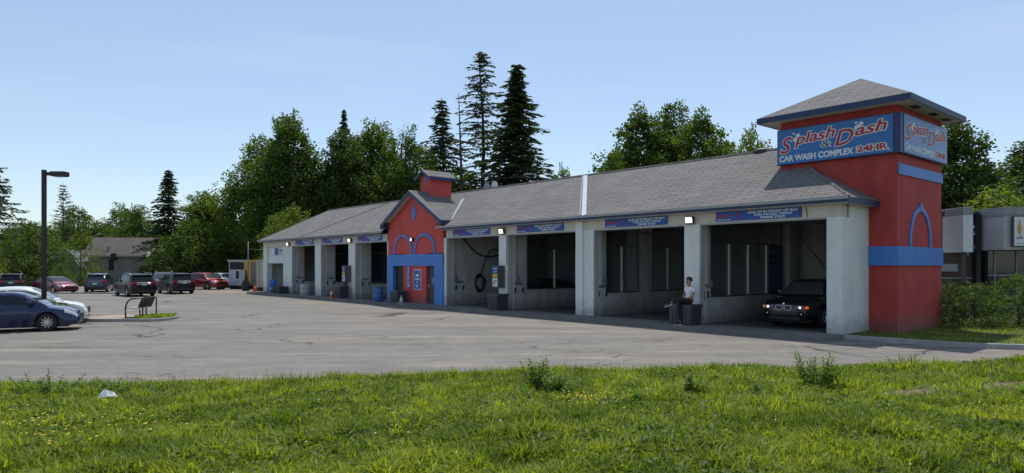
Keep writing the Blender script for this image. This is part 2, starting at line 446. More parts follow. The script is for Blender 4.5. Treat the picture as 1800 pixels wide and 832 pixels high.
def bulk(name, V, F, m, parent=None, smooth=False):
    """fast mesh from numpy arrays; F is (n,k)"""
    me = bpy.data.meshes.new(name)
    nf, k = F.shape
    me.vertices.add(len(V)); me.vertices.foreach_set('co', np.asarray(V, np.float32).ravel())
    me.loops.add(nf * k); me.loops.foreach_set('vertex_index', F.astype(np.int32).ravel())
    me.polygons.add(nf); me.polygons.foreach_set('loop_start', np.arange(0, nf * k, k, dtype=np.int32))
    me.update(calc_edges=True)
    if smooth: me.polygons.foreach_set('use_smooth', np.ones(nf, bool))
    me.materials.append(M[m] if isinstance(m, str) else m)
    o = bpy.data.objects.new(name, me); col.objects.link(o)
    if parent: o.parent = parent
    return o

def text_mesh(txt, size, m, name, parent, mtx, extrude=.004, offset=0., shear=0., sx=1., align='LEFT', space=1.):
    c = bpy.data.curves.new('txt', 'FONT'); c.body = txt; c.size = size; c.extrude = extrude
    c.offset = offset; c.shear = shear; c.align_x = align; c.align_y = 'BOTTOM_BASELINE'; c.space_character = space
    c.resolution_u = 4
    t = bpy.data.objects.new('txt', c); col.objects.link(t)
    dg = bpy.context.evaluated_depsgraph_get(); dg.update()
    me = bpy.data.meshes.new_from_object(t.evaluated_get(dg))
    bpy.data.objects.remove(t); bpy.data.curves.remove(c)
    me.name = name
    me.transform(mtx @ Matrix.Diagonal((sx, 1, 1, 1)))
    me.materials.clear(); me.materials.append(M[m])
    o = bpy.data.objects.new(name, me); col.objects.link(o); o.parent = parent
    return o

def join_into(objs, name, parent):
    """merge freshly made meshes of one part into one object"""
    base = objs[0]; bm = bmesh.new()
    mats = []
    for o in objs:
        mi = []
        for mm in o.data.materials:
            if mm not in mats: mats.append(mm)
            mi.append(mats.index(mm))
        n0 = len(bm.faces); bm.from_mesh(o.data); bm.faces.ensure_lookup_table()
        for f in bm.faces[n0:]: f.material_index = mi[f.material_index] if mi else 0
    me = bpy.data.meshes.new(name); bm.to_mesh(me); bm.free()
    for mm in mats: me.materials.append(mm)
    for o in objs: bpy.data.objects.remove(o)
    o = bpy.data.objects.new(name, me); col.objects.link(o); o.parent = parent
    return o

LOT = -.15
ORG = (10.39, 21.5)
TH = math.atan2(-.7557, .6549)
def LW(x, v, z=0.):
    """a point of the car wash's own frame (x along the front, v into the building) in world coordinates"""
    return (ORG[0] + .6549 * x + .7557 * v, ORG[1] - .7557 * x + .6549 * v, z)
rnd = random.Random(7)
# ================================================================== setting
def structure(name, mb, m, **k):
    return tag(mb.build(name, m, **k), kind='structure')

def lawn_edge(x): return 14.6 + (.175 if x < 0 else .14) * x + .25 * math.sin(x * .55 + 1) + .12 * math.sin(x * 1.7)
def lawn_z(x, y):
    e = lawn_edge(x)
    t = max(0, min(1, (e - y) / 9.0)); s = t * t * (3 - 2 * t)
    k = max(0, min(1, (e - y) / .6))
    return -.19 + .10 * k + .42 * s + .03 * math.sin(x * 1.3 + y) * k + .02 * math.sin(x * 3.1 - y * 2.3) * k

structure('ground', MB().add([(-700, -200, -.30), (700, -200, -.30), (700, 900, -.30), (-700, 900, -.30)], [(0, 1, 2, 3)]), 'soil')
structure('parking_lot', MB().add([(-85, 6, LOT), (60, 6, LOT), (60, 78, LOT), (-85, 78, LOT)], [(0, 1, 2, 3)]), 'asphalt')
# lawn sheet
xs = np.linspace(-30, 34, 161); 
V = []; F = []
NR = 61
for i, x in enumerate(xs):
    e = lawn_edge(x)
    for j in range(NR):
        y = -8 + (e + 8) * (j / (NR - 1)) ** .8
        V.append((x, y, lawn_z(x, y)))
for i in range(len(xs) - 1):
    for j in range(NR - 1):
        a = i * NR + j; F.append((a, a + NR, a + NR + 1, a + 1))
o = bulk('lawn', np.array(V), np.array(F), 'soil', smooth=True); tag(o, kind='structure')

# concrete apron and bay floor of the car wash
def local_sheet(mb, x0, x1, v0, v1, z0, z1):
    c = [(x0, v0), (x1, v0), (x1, v1), (x0, v1)]
    vs = [LW(a, b, z) for z in (z0, z1) for a, b in c]
    return mb.add(vs, [(3, 2, 1, 0), (4, 5, 6, 7), (0, 1, 5, 4), (1, 2, 6, 5), (2, 3, 7, 6), (3, 0, 4, 7)])
sl = MB()
local_sheet(sl, -48.3, .02, -1.3, 8.4, -.32, 0)
structure('sidewalk', sl, 'slab')
fl = MB(); local_sheet(fl, -47.9, -.1, .1, 7.9, -.01, .004)
structure('floor', fl, 'bayfloor')

# kerb and grass strip beside the tower
kp = [(10.45, 21.5), (10.9, 21.0), (11.5, 20.45), (12.1, 19.8), (12.7, 19.35), (13.4, 19.0), (14.1, 18.8), (18, 17.9), (26, 16.9), (40, 16)]
kb = MB()
def strip(mb, pts, w, z0, z1):
    L_, R_ = [], []
    for i, p in enumerate(pts):
        a = Vector(pts[max(0, i - 1)]); b = Vector(pts[min(len(pts) - 1, i + 1)]); d = (b - a).normalized(); nn = Vector((-d.y, d.x))
        L_.append(Vector(p) + nn * w / 2); R_.append(Vector(p) - nn * w / 2)
    n = len(pts); vs = [(*p, z0) for p in L_] + [(*p, z0) for p in R_] + [(*p, z1) for p in L_] + [(*p, z1) for p in R_]
    fs = []
    for i in range(n - 1):
        fs += [(2 * n + i, 3 * n + i, 3 * n + i + 1, 2 * n + i + 1), (i, 2 * n + i, 2 * n + i + 1, i + 1), (n + i, n + i + 1, 3 * n + i + 1, 3 * n + i)]
    fs += [(0, n, 3 * n, 2 * n), (n - 1, 3 * n - 1, 4 * n - 1, 2 * n - 1)]
    return mb.add(vs, fs)
strip(kb, kp, .17, -.2, -.01); structure('kerb', kb, 'kerb')
gp = [(x + .03, y + .06, -.045) for x, y in kp] + [(40, 45, -.045), (18.5, 31.0, -.045), (11.2, 22.3, -.045)]
structure('verge', MB().add(gp, [tuple(range(len(gp)))]), 'soil')
# kerb line at the back of the lot, the verge behind it
structure('kerb', strip(MB(), [(-75, 55.6), (-55, 56.2), (-37, 56.6), (-30.0, 56.6)], .2, -.2, -.03), 'kerb')
# paved island with the bench
isl = [(-17.9, 28.15), (-14.9, 28.15), (-14.55, 28.5), (-14.5, 29.6), (-14.75, 30.3), (-15.2, 30.6), (-17.9, 30.6)]
mb = MB(); n_ = len(isl)
mb.add([(x, y, -.2) for x, y in isl] + [(x, y, -.03) for x, y in isl], [tuple(range(n_ - 1, -1, -1))] + [(i, (i + 1) % n_, (i + 1) % n_ + n_, i + n_) for i in range(n_)] + [tuple(range(n_, 2 * n_))])
structure('kerb', mb, 'kerb')
structure('pavement', MB().add([(-17.8, 28.35, -.026), (-16.3, 28.35, -.026), (-16.3, 30.5, -.026), (-17.8, 30.5, -.026)], [(0, 1, 2, 3)]), 'paver')
structure('pavement', MB().add([(-16.3, 28.35, -.026), (-15.0, 28.35, -.026), (-14.7, 28.7, -.026), (-14.65, 29.6, -.026), (-14.9, 30.2, -.026), (-15.3, 30.5, -.026), (-16.3, 30.5, -.026)], [tuple(range(7))]), 'soil')
# sandy grit drifted at the far left corner of the building
g = []
for k in range(18):
    t = 2 * math.pi * k / 18; g.append((-24.5 + 3.2 * math.cos(t) * (1 + .2 * math.sin(3 * t)), 60.3 + 2.6 * math.sin(t), -.143))
M['grit'] = mat('sandy_grit', (.25, .20, .15), .95, var=.25, scale=2)
structure('dirt', MB().add(g, [tuple(range(18))]), 'grit')

# ================================================================== car wash
B = thing('car_wash_building', 'long white drive-through car wash with grey shingled roof and red corner tower', 'building', (*ORG, 0), TH)
ZE, ZR, OV, DEP, PITCH = 4.30, 6.82, .35, 8.0, .58
LX = -48.0
def bp(name, m, boxes, parent=B, smooth=False):
    mb = MB()
    for b in boxes: mb.box(*b)
    return mb.build(name, m, parent, smooth)
# columns across the front: (x0, x1)
cols = [(-.48, 0), (-5.87, -5.2), (-11.45, -10.5), (-16.87, -16.2), (-21.65, -21.4), (-27.72, -27.5), (-32.8, -31.85), (-38.0, -37.0), (-43.2, -42.1), (LX, -47.2)]
HL = 3.71
for i, (a, b) in enumerate(cols):
    d = .55 if i == 0 else .45
    p = bp('pillar', 'white', [(a, b, 0, d, .0, HL)])
    if i == 2:
        bp('pilaster', 'white', [(-11.47, -11.08, -.10, -.002, 0, 4.1)], p)
# lintels between pillar tops, run as one beam over each wing
bp('lintel', 'cream', [(-21.4, 0, .0, .35, HL, 4.16)])
bp('lintel', 'cream', [(LX, -27.72, .0, .35, HL, 4.16)])
# thin lighter jamb trim beside the openings
jb = [(b - .0, b + .05, -.012, .30, 0, HL - .01) for a, b in cols[1:4]] + [(b, b + .05, -.012, .30, 0, HL - .01) for a, b in cols[6:9]] + [(-21.4, -21.33, -.012, .3, 0, HL - .01)]
for q_ in jb: bp('door_jamb', 'grime', [q_])
hb = [(a + .06, b - .01, -.010, .06, HL - .05, HL - .004) for a, b in ((-5.2, -.48), (-10.5, -5.87), (-16.2, -11.45), (-21.4, -16.87), (-31.85, -27.72), (-37, -32.8), (-42.1, -38))]
for q_ in hb: bp('lintel_edge', 'gutter', [q_])

# outer walls
bp('end_wall', 'white', [(-.22, 0.002, .55, 8, 0, 4.12)])
bp('end_wall', 'white', [(LX, LX + .22, .45, 8, 0, 4.12)])
bp('back_wall', 'grime', [(LX + .22, -.22, 7.8, 8, 0, 4.12)])
bp('ceiling', 'grime', [(LX + .2, -.2, .36, 7.79, 3.98, 4.1)])

def partition(x0, x1, spans, sill=.96, head=3.02, top=3.8, mull=(), dark=True):
    """wall along the bay from v=.45 to 7.8 with window bands; x1 is the face seen from the lot"""
    mb = MB(); v = .45
    for (a, b) in spans:
        mb.box(x0, x1, v, a, 0, 3.98)
        mb.box(x0, x1, a, b, 0, sill)
        v = b
    mb.box(x0, x1, v, 7.8, 0, 3.98)
    w = mb.build('partition_wall', 'grime', B)
    for (a, b) in spans:
        fr = MB()
        xm = x1 - .06
        fr.box(xm, x1 + .02, a, b, sill, sill + .05); fr.box(xm, x1 + .015, a, b, head, head + .06)
        fr.box(xm, x1 + .012, a, a + .05, sill + .05, 3.97); fr.box(xm, x1 + .012, b - .05, b, sill + .05, 3.97)
        fr.build('window_frame', 'dframe', w)
        for q in mull:
            if a < q < b: MB().box(xm + .005, x1 + .024, q - .035, q + .035, sill + .052, head - .002).build('mullion', 'alum', w)
        MB().box(xm - .012, xm - .004, a + .04, b - .04, sill + .03, 3.96).build('window_pane', 'window', w)
    return w
partition(-5.87, -5.2, [(.73, 6.16)], mull=(2.05, 3.45, 4.9))
partition(-11.2, -10.5, [(.8, 3.09), (4.06, 6.64)], mull=(1.9, 5.3))
partition(-16.87, -16.2, [(1.28, 6.2)], mull=(3.26, 4.9))
partition(-21.9, -21.4, [])
partition(-27.7, -27.4, [])
partition(-32.5, -31.85, [(1.18, 5.5)], mull=(2.9,))
partition(-37.7, -37.0, [(1.11, 5.5)], mull=(3,))
partition(-42.8, -42.1, [(1.0, 5.5)], mull=(3,))
# columns and pipes standing against bay walls
bp('post', 'grime', [(-.9, -.25, 5.9, 6.5, .006, 3.97)]); bp('post', 'grime', [(-5.19, -4.95, 6.4, 7.0, .006, 3.97)])
for xa_, xb_ in ((-4.2, -1.4), (-9.6, -6.8), (-15.2, -12.4), (-20.4, -17.8)):
    bp('floor_drain', 'dark', [(xa_, xb_, 2.6, 2.95, .0045, .010)])
for xw in (-5.2, -10.5, -16.2, -21.4):
    pq = MB().tube([(xw + .03, .62, 3.9), (xw + .03, .62, 1.6)], .02, 6).build('pipe', 'mgrey', B, True)
    MB().bbox(xw + .002, xw + .12, .54, .72, 1.38, 1.6, .01).build('valve_box', 'mgrey', pq)

# garage bay at the far end: white sectional door half open
gd = bp('garage_door', 'white', [(-47.19, -43.9, .12, .18, 2.38, HL - .005)])
bp('door_seam', 'mgrey', [(-47.15, -43.92, .112, .119, 3.02, 3.035)], gd)
bp('garage_jamb', 'white', [(-43.88, -43.21, .02, .3, .0, HL - .002)])
bp('door_poster', 'bannerblue', [(-45.8, -45.1, .105, .1115, 3.06, 3.62)], gd)
mb = MB(); mb.box(-44.9, -44.2, .105, .1115, 3.12, 3.2); mb.box(-44.9, -44.3, .105, .1115, 3.3, 3.5)
mb.build('door_lettering', 'mgrey', gd)
bp('back_partition', 'grime', [(-47.7, -43.3, 3.4, 3.5, .006, 3.97)])

# small plates and dark slots on the bay walls (hose holders)
for x, v0 in [(-21.4, .62), (-16.2, .45), (-10.5, .28), (-31.85, .5), (-37.0, .45), (-42.1, .35)]:
    mb = MB(); mb.box(x, x + .012, v0, v0 + .52, 1.2, 1.33)
    hp = mb.build('wall_plate', 'mgrey', B)
    for q in (v0 - .02, v0 + .48): MB().prism([(q, .82), (q + .07, .82), (q + .12, 1.06), (q + .05, 1.08)], x, x + .05, 'x').build('hose_holder', 'dark', B)
mb = MB(); mb.box(-5.2, -5.188, .18, .62, 1.32, 1.5); pl_ = mb.build('wall_plate', 'alum', B)
mb = MB()
for q in (.22, .38, .54): mb.box(-5.187, -5.180, q - .035, q + .035, 1.35, 1.47)
mb.build('wall_plate_opening', 'dark', pl_)
MB().box(-5.2, -5.14, .25, .29, .85, 1.2).build('hose_holder', 'dark', B); MB().box(-5.2, -5.14, .5, .54, .95, 1.2).build('hose_holder', 'dark', B)

# ---------------- main roof
x0, x1 = LX - OV, OV; y0, y1 = -OV, DEP + OV; hx = (y1 - y0) / 2
rT = [(x0, y0, ZE), (x1, y0, ZE), (x1, y1, ZE), (x0, y1, ZE), (x0 + hx, DEP / 2, ZR), (x1 - hx, DEP / 2, ZR)]
nz_ = ZE + PITCH * (.3 + OV)
rT += [(-27.85, y0, ZE), (-27.85, .3, nz_), (-21.35, .3, nz_), (-21.35, y0, ZE)]
MB().add(rT, [(0, 6, 7, 4), (7, 8, 5, 4), (8, 9, 1, 5), (1, 2, 5), (2, 3, 4, 5), (3, 0, 4)]).build('roof', 'shingle', B)
# fascia, gutter, soffit
def ring(mb, x0, x1, y0, y1, z0, z1, w):
    mb.box(x0, x1, y0, y0 + w, z0, z1); mb.box(x0, x1, y1 - w, y1, z0, z1)
    mb.box(x0, x0 + w, y0 + w, y1 - w, z0, z1); mb.box(x1 - w, x1, y0 + w, y1 - w, z0, z1); return mb
mb = MB(); mb.box(x0, -27.9, y0, y0 + .03, 4.16, 4.29); mb.box(-21.5, x1, y0, y0 + .03, 4.14, 4.29)
mb.box(x0, x0 + .03, y0 + .03, y1, 4.14, 4.29); mb.box(x1 - .03, x1, y0 + .03, y1, 4.10, 4.29); mb.box(x0 + .03, x1 - .03, y1 - .03, y1, 4.14, 4.29)
mb.build('fascia', 'navy', B)
mb = MB(); mb.box(x0, -40.2, y0 - .07, y0 - .003, 4.22, 4.335); mb.box(-40.1, -27.75, y0 - .07, y0 - .003, 4.22, 4.335)
mb.box(-21.9, x1 - .002, y0 - .05, y0 - .003, 4.235, 4.335)
mb.build('gutter', 'gutter', B)
mb = MB(); mb.box(x0 + .03, -27.9, y0 + .03, -.002, 4.13, 4.15); mb.box(-21.5, x1 - .03, y0 + .03, -.002, 4.12, 4.14); mb.box(.004, x1 - .03, 0, y1 - .04, 4.12, 4.14)
mb.build('soffit', 'soffit', B)
def onroof(x, v, d=0): return (x, v, ZE + PITCH * (v + OV) + d)
def roof_strip(mb, a, b, w, t=.02):
    pa, pb = Vector(onroof(*a, t)), Vector(onroof(*b, t)); d = (pb - pa).normalized(); up = Vector((0, -PITCH, 1)).normalized()
    s = d.cross(up).normalized() * w / 2
    vs = [pa - s, pa + s, pb + s, pb - s]; vs += [p + up * .02 for p in vs]
    return mb.add(vs, [(3, 2, 1, 0), (4, 5, 6, 7), (0, 1, 5, 4), (1, 2, 6, 5), (2, 3, 7, 6), (3, 0, 4, 7)])
roof_strip(MB(), (-10.75, -.33), (-14.66, 3.97), .22).build('roof_flashing', 'flash', B)
roof_strip(MB(), (-11.0, -.33), (-14.86, 3.97), .06, .03).build('flashing_seam', 'mgrey', B)
roof_strip(MB(), (-40.1, -.33), (-33.9, 3.9), .06, .004).build('roof_ridge', 'dgrey', B)
mb = MB()
mb.tube([(x0 + hx, DEP / 2, ZR), (x1 - hx, DEP / 2, ZR)], .07, 6)
mb.tube([(x1 + 0, y0, ZE + .01), (x1 - hx, DEP / 2, ZR)], .05, 6); mb.tube([(x0, y0, ZE + .01), (x0 + hx, DEP / 2, ZR)], .05, 6)
mb.build('ridge_cap', 'shingle', B)
def mushroom(x, v, r, h, m='dgrey', base=0):
    z = ZE + PITCH * (min(v, 8 - v) + OV)
    mb = MB().lathe([(r * .62, z - .2), (r * .62, z + h * .5), (r, z + h * .5), (r * .95, z + h * .75), (r * .5, z + h), (.02, z + h + .01)], (x, v, 0), 'z', 20)
    autosmooth(mb.build('roof_vent', m, B))
mushroom(-5.0, 4.3, .48, .34); mushroom(-19.0, 4.3, .38, .30); mushroom(-41.6, 4.4, .5, .3, 'alum')
mushroom(-23.3, 4.4, .22, .62, 'mgrey'); mushroom(-22.55, 4.4, .20, .70, 'alum')

# ---------------- corner tower
TX0, TX1, TV0, TV1 = -3.08, .884, 2.04, 6.2
tw = MB(); 
ring(tw, TX0, TX1, TV0, TV1, 4.20, 7.40, .2)
tw.box(.004, TX1, TV0, TV0 + .2, -.06, 4.2); tw.box(.004, TX1, TV1 - .2, TV1, -.06, 4.2); tw.box(TX1 - .2, TX1, TV0 + .2, TV1 - .2, -.06, 4.2)
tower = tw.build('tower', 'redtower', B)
oh = .62
rr = [(TX0 - oh, TV0 - oh, 7.58), (TX1 + oh, TV0 - oh, 7.58), (TX1 + oh, TV1 + oh, 7.58), (TX0 - oh, TV1 + oh, 7.58), ((TX0 + TX1) / 2, (TV0 + TV1) / 2, 9.03)]
MB().add(rr, [(0, 1, 4), (1, 2, 4), (2, 3, 4), (3, 0, 4)]).build('tower_roof', 'shingle', tower)
ring(MB(), TX0 - oh, TX1 + oh, TV0 - oh, TV1 + oh, 7.38, 7.575, .035).build('tower_fascia', 'navy', tower)
MB().box(TX0 - oh + .04, TX1 + oh - .04, TV0 - oh + .04, TV1 + oh - .04, 7.402, 7.43).build('tower_soffit', 'soffit', tower)
for q in (2.6, 4.3, 5.6): MB().box(TX1 + .15, TX1 + .38, q, q + .5, 7.392, 7.401).build('soffit_vent', 'dark', tower)
# blue belts
mb = MB(); mb.box(.004, TX1 + .05, TV0 - .05, TV0 - .001, 2.17, 2.80); mb.box(TX1 + .001, TX1 + .05, TV0, TV1 + .05, 2.17, 2.80)
mb.build('tower_band', 'blue', tower)
MB().box(TX1 + .001, TX1 + .045, TV0 + .05, TV1 + .02, 5.15, 5.50).build('tower_band', 'blue', tower)
def arch_trim(mb, cx, z0, w, h, t, d0, d1, axis, n=24, point=0):
    """band following a horseshoe arch, drawn as a thick strip; (u, z) plane"""
    o_, i_ = [], []
    for k in range(n + 1):
        a = math.pi * k / n
        o_.append((cx - w / 2 * math.cos(a), z0 + h * math.sin(a) ** .85)); 
        i_.append((cx - (w / 2 - t) * math.cos(a), z0 + (h - t) * math.sin(a) ** .85))
    def P(p, d): return (d, p[0], p[1]) if axis == 'x' else (p[0], d, p[1])
    vs = [P(p, d0) for p in o_] + [P(p, d0) for p in i_] + [P(p, d1) for p in o_] + [P(p, d1) for p in i_]
    N = n + 1; fs = []
    for k in range(n):
        fs += [(k, k + 1, N + k + 1, N + k), (2 * N + k, 3 * N + k, 3 * N + k + 1, 2 * N + k + 1), (k, 2 * N + k, 2 * N + k + 1, k + 1), (N + k, N + k + 1, 3 * N + k + 1, 3 * N + k)]
    fs += [(0, N, 3 * N, 2 * N), (n, 2 * N + n, 3 * N + n, N + n)]
    return mb.add(vs, fs)
mb = arch_trim(MB(), 4.05, 2.802, 2.05, 1.38, .16, TX1 + .001, TX1 + .045, 'x'); mb.box(TX1 + .002, TX1 + .055, 3.96, 4.16, 4.02, 4.32)
mb.build('arch_trim', 'blue', tower)

# ---------------- red gabled office in the middle
GX0, GX1 = -27.5, -21.65; GC = (GX0 + GX1) / 2; GO = .35; AP, GE = 6.58, 4.68
GS = (AP - GE) / ((GX1 - GX0) / 2 + GO)
gf = MB()
top = lambda x: AP - .16 - GS * abs(x - GC)
gf.prism([(GX0, 2.88), (GX1, 2.88), (GX1, top(GX1)), (GC, top(GC)), (GX0, top(GX0))], -.05, 3.2)
gf.box(-25.75, -23.32, -.048, .35, 0, 2.88); gf.box(GX0 - .0, GX0 + .2, .25, 3.2, 0, 2.88); gf.box(GX1 - .2, GX1, .25, 3.2, 0, 2.88)
office = gf.build('gabled_office', 'red', B)
mb = MB(); mb.box(GX0 - .03, GX1 + .03, -.10, -.052, 2.16, 2.84)
mb.box(GX0 - .03, -26.86, -.10, .2, 0, 2.158); mb.box(-22.42, GX1 + .03, -.10, .2, 0, 2.158)
mb.build('portal_band', 'blue', office)
# arches and diamond
mb = arch_trim(MB(), -25.79, 2.842, 2.06, 1.2, .15, -.10, -.052, 'y'); mb.build('arch_trim', 'blue', office)
mb = arch_trim(MB(), -23.46, 2.842, 2.2, 1.2, .15, -.10, -.052, 'y'); mb.build('arch_trim', 'blue', office)
MB().prism([(GC - .27, 5.25), (GC, 4.72), (GC + .27, 5.25), (GC, 5.78)], -.085, -.052).build('diamond_trim', 'blue', office)
# doors
MB().box(-26.84, -25.77, .10, .15, .0, 2.15).build('door', 'dark', office)
d2 = MB().box(-23.30, -22.44, .10, .15, .0, 2.15).build('door', 'dgrey', office)
MB().box(-22.95, -22.66, .085, .099, 1.1, 1.5).build('notice', 'signblue', d2)
MB().box(-23.24, -23.18, .06, .099, .95, 1.12).build('handle', 'alum', d2)
bp('door_step', 'dark', [(-26.84, -22.44, .16, .2, 0, 2.88)], office)
# roof of the gable
ve = 3.6
def gslab(mb, sgn):
    xe = GC + sgn * ((GX1 - GX0) / 2 + GO)
    vs = [(xe, -.4, GE), (GC, -.4, AP), (GC, 3.75, AP), (xe, .3, GE)]
    return mb.add(vs + [(x, y, z - .1) for x, y, z in vs], [(0, 1, 2, 3), (7, 6, 5, 4), (0, 4, 5, 1), (1, 5, 6, 2), (3, 2, 6, 7), (0, 3, 7, 4)])
mb = MB(); gslab(mb, 1); gslab(mb, -1); mb.build('office_roof', 'shingle', office)
fm = MB()
for sg in (1, -1):
    xe = GC + sg * ((GX1 - GX0) / 2 + GO)
    p = [(xe, GE + .0), (GC, AP + .0), (GC, AP - .24), (xe, GE - .24)]
    if sg > 0: p = p[::-1]
    fm.prism(p, -.44, -.402)
    a, b = sorted((xe, xe - sg * .03)); fm.box(a, b, -.40, .45, GE - .24, GE - .02)
    a, b = sorted((xe - sg * .02, xe - sg * .50)); fm.box(a, b, -.395, -.06, GE - .26, GE - .12)
fm.build('office_fascia', 'navy', office)
sm = MB()
for sg in (1, -1):
    xe = GC + sg * ((GX1 - GX0) / 2 + GO - .5)
    vs = [(xe, -.40, top(xe) + .04), (GC, -.40, top(GC) + .04), (GC, -.055, top(GC) + .04), (xe, -.055, top(xe) + .04)]
    sm.add(vs + [(x, y, z - .03) for x, y, z in vs], [(0, 1, 2, 3), (7, 6, 5, 4), (0, 4, 5, 1), (1, 5, 6, 2), (2, 6, 7, 3), (3, 7, 4, 0)])
sm.build('office_soffit', 'soffit', office)
roof_strip(MB(), (-21.35, .3), (-23.7, 2.9), .20, .03).build('valley_flashing', 'flash', office)
# cupola
cx0, cx1, cv0, cv1 = GC - .53, GC + .53, .75, 2.25
cc = MB(); cc.prism([(cx0, 5.9), (cx1, 5.9), (cx1, 7.42), (GC, 7.72), (cx0, 7.42)], cv0, cv1)
cup = cc.build('cupola', 'red', B)
cr = MB()
for sg in (1, -1):
    xe = GC + sg * .78
    vs = [(xe, cv0 - .25, 7.40), (GC, cv0 - .25, 7.86), (GC, cv1 + .25, 7.86), (xe, cv1 + .25, 7.40)]
    cr.add(vs + [(x, y, z - .06) for x, y, z in vs], [(0, 1, 2, 3), (7, 6, 5, 4), (0, 4, 5, 1), (1, 5, 6, 2), (2, 6, 7, 3), (3, 7, 4, 0)])
cr.build('cupola_roof', 'shingle', cup)
cf = MB()
for sg in (1, -1):
    xe = GC + sg * .78
    p = [(xe, 7.40), (GC, 7.86), (GC, 7.70), (xe, 7.24)]
    if sg > 0: p = p[::-1]
    cf.prism(p, cv0 - .285, cv0 - .252); a, b = sorted((xe + sg * .003, xe + sg * .035)); cf.box(a, b, cv0 - .285, cv1 + .28, 7.23, 7.41)
cf.build('cupola_fascia', 'navy', cup)
MB().prism([(GC - .15, 7.30), (GC, 7.03), (GC + .15, 7.30), (GC, 7.57)], cv0 - .03, cv0 - .002).build('diamond_trim', 'blue', cup)
# hanging hose booms and cables inside the bays
mb = MB()
mb.tube([(-4.4, 1.0, 3.66), (-4.3, 2.2, 3.62), (-4.35, 2.6, 3.4), (-4.5, 3.0, 2.4)], .02, 6)
mb.tube([(-9.5, 1.0, 3.6), (-8.6, 1.6, 3.55), (-7.6, 2.0, 3.35), (-7.4, 2.1, 2.6)], .025, 6)
mb.tube([(-9.0, .8, 3.5), (-7.2, 1.6, 3.45), (-6.6, 1.7, 3.2)], .02, 6)
mb.tube([(-2.1, 1.6, 3.9), (-2.3, 1.7, 3.3), (-1.7, 3.0, 1.9)], .02, 6)
mb.build('hose_boom', 'dark', B, True)
# conduit beside each floodlight
mb = MB(); mb.tube([(-16.6, -.02, 4.1), (-16.5, -.12, 4.02), (-16.3, -.16, 3.88)], .015, 6)
mb.tube([(-16.24, -.02, 3.7), (-16.24, -.02, 2.2)], .018, 6); mb.tube([(-1.15, -.02, 4.1), (-1.1, -.03, 3.75)], .012, 6); mb.tube([(-1.35, -.02, 4.12), (-1.42, -.04, 3.98), (-1.28, -.04, 3.86)], .012, 6)
mb.build('conduit', 'dgrey', B, True)
# ================================================================== signs
def fit_text(txt, x0, x1, y, cap, m, depth, mtx, shear=0., offset=0., rot=0., extrude=.004):
    """letters between x0 and x1 on a sign face; mtx maps the face's own plane (x right, y up, z out)"""
    o = text_mesh(txt, cap / .73, m, 'lettering', None, Matrix.Identity(4), extrude, 0, shear)
    xs_ = [v.co.x for v in o.data.vertices]; a, b = min(xs_), max(xs_)
    bpy.data.objects.remove(o)
    s = (x1 - x0) / (b - a)
    t = mtx @ Matrix.Translation((x0, y, depth)) @ Matrix.Rotation(rot, 4, 'Z') @ Matrix.Diagonal((s, 1, 1, 1)) @ Matrix.Translation((-a, 0, 0))
    return text_mesh(txt, cap / .73, m, 'lettering', None, t, extrude, offset, shear)
FRONT = Matrix.Rotation(R(90), 4, 'X')
SIDE = Matrix.Rotation(R(90), 4, 'Z') @ Matrix.Rotation(R(90), 4, 'X')

def disc(mb, mtx, x, y, rx, ry, d, n=18, t=.006):
    vs = []
    for dd in (d, d + t):
        for k in range(n):
            a = 2 * math.pi * k / n; vs.append(tuple(mtx @ Vector((x + rx * math.cos(a), y + ry * math.sin(a), dd))))
    return mb.add(vs, [tuple(range(n, 2 * n))] + [(k, (k + 1) % n, (k + 1) % n + n, k + n) for k in range(n)])

def splash_face(parent, mtx, W, H):
    wt, rd = [], []
    r = R(4.5)
    def two(txt, x0, x1, y, cap, sh, rot, lst=None):
        wt.append(fit_text(txt, x0 * W, x1 * W, y * H, cap * H, 'lwhite', .003, mtx, sh, .034, rot, .003))
        rd.append(fit_text(txt, x0 * W, x1 * W, y * H, cap * H, 'lred', .009, mtx, sh, .008, rot, .004))
    two('S', .03, .145, .31, .47, .35, r)
    two('plash', .165, .53, .53, .31, .3, r)
    two('D', .53, .69, .34, .44, .35, r)
    two('ash', .70, .955, .555, .31, .3, r)
    two('24HR', .715, .955, .10, .165, 0, 0)
    wt.append(fit_text('CAR WASH COMPLEX', .02 * W, .68 * W, .075 * H, .17 * H, 'lwhite', .004, mtx, 0, .012, 0, .004))
    wt.append(fit_text('&', .405 * W, .485 * W, .37 * H, .19 * H, 'lwhite', .003, mtx, .1, .022, 0, .003))
    nv = fit_text('&', .405 * W, .485 * W, .37 * H, .19 * H, 'lnavy', .009, mtx, .1, .0, 0, .004)
    bb = MB()
    for (x, y, rx, ry) in [(.155, .86, .012, .03), (.195, .80, .021, .05), (.18, .68, .032, .075), (.705, .905, .011, .032), (.748, .865, .019, .055), (.724, .765, .034, .085), (.738, .66, .012, .05)]:
        disc(bb, mtx, x * W, y * H, rx * W, ry * H, .004)
    b = bb.build('bubble_mark', 'lwhite', parent)
    join_into(wt, 'lettering_white', parent); join_into(rd, 'lettering_red', parent)
    nv.name = 'lettering_navy'; nv.parent = parent

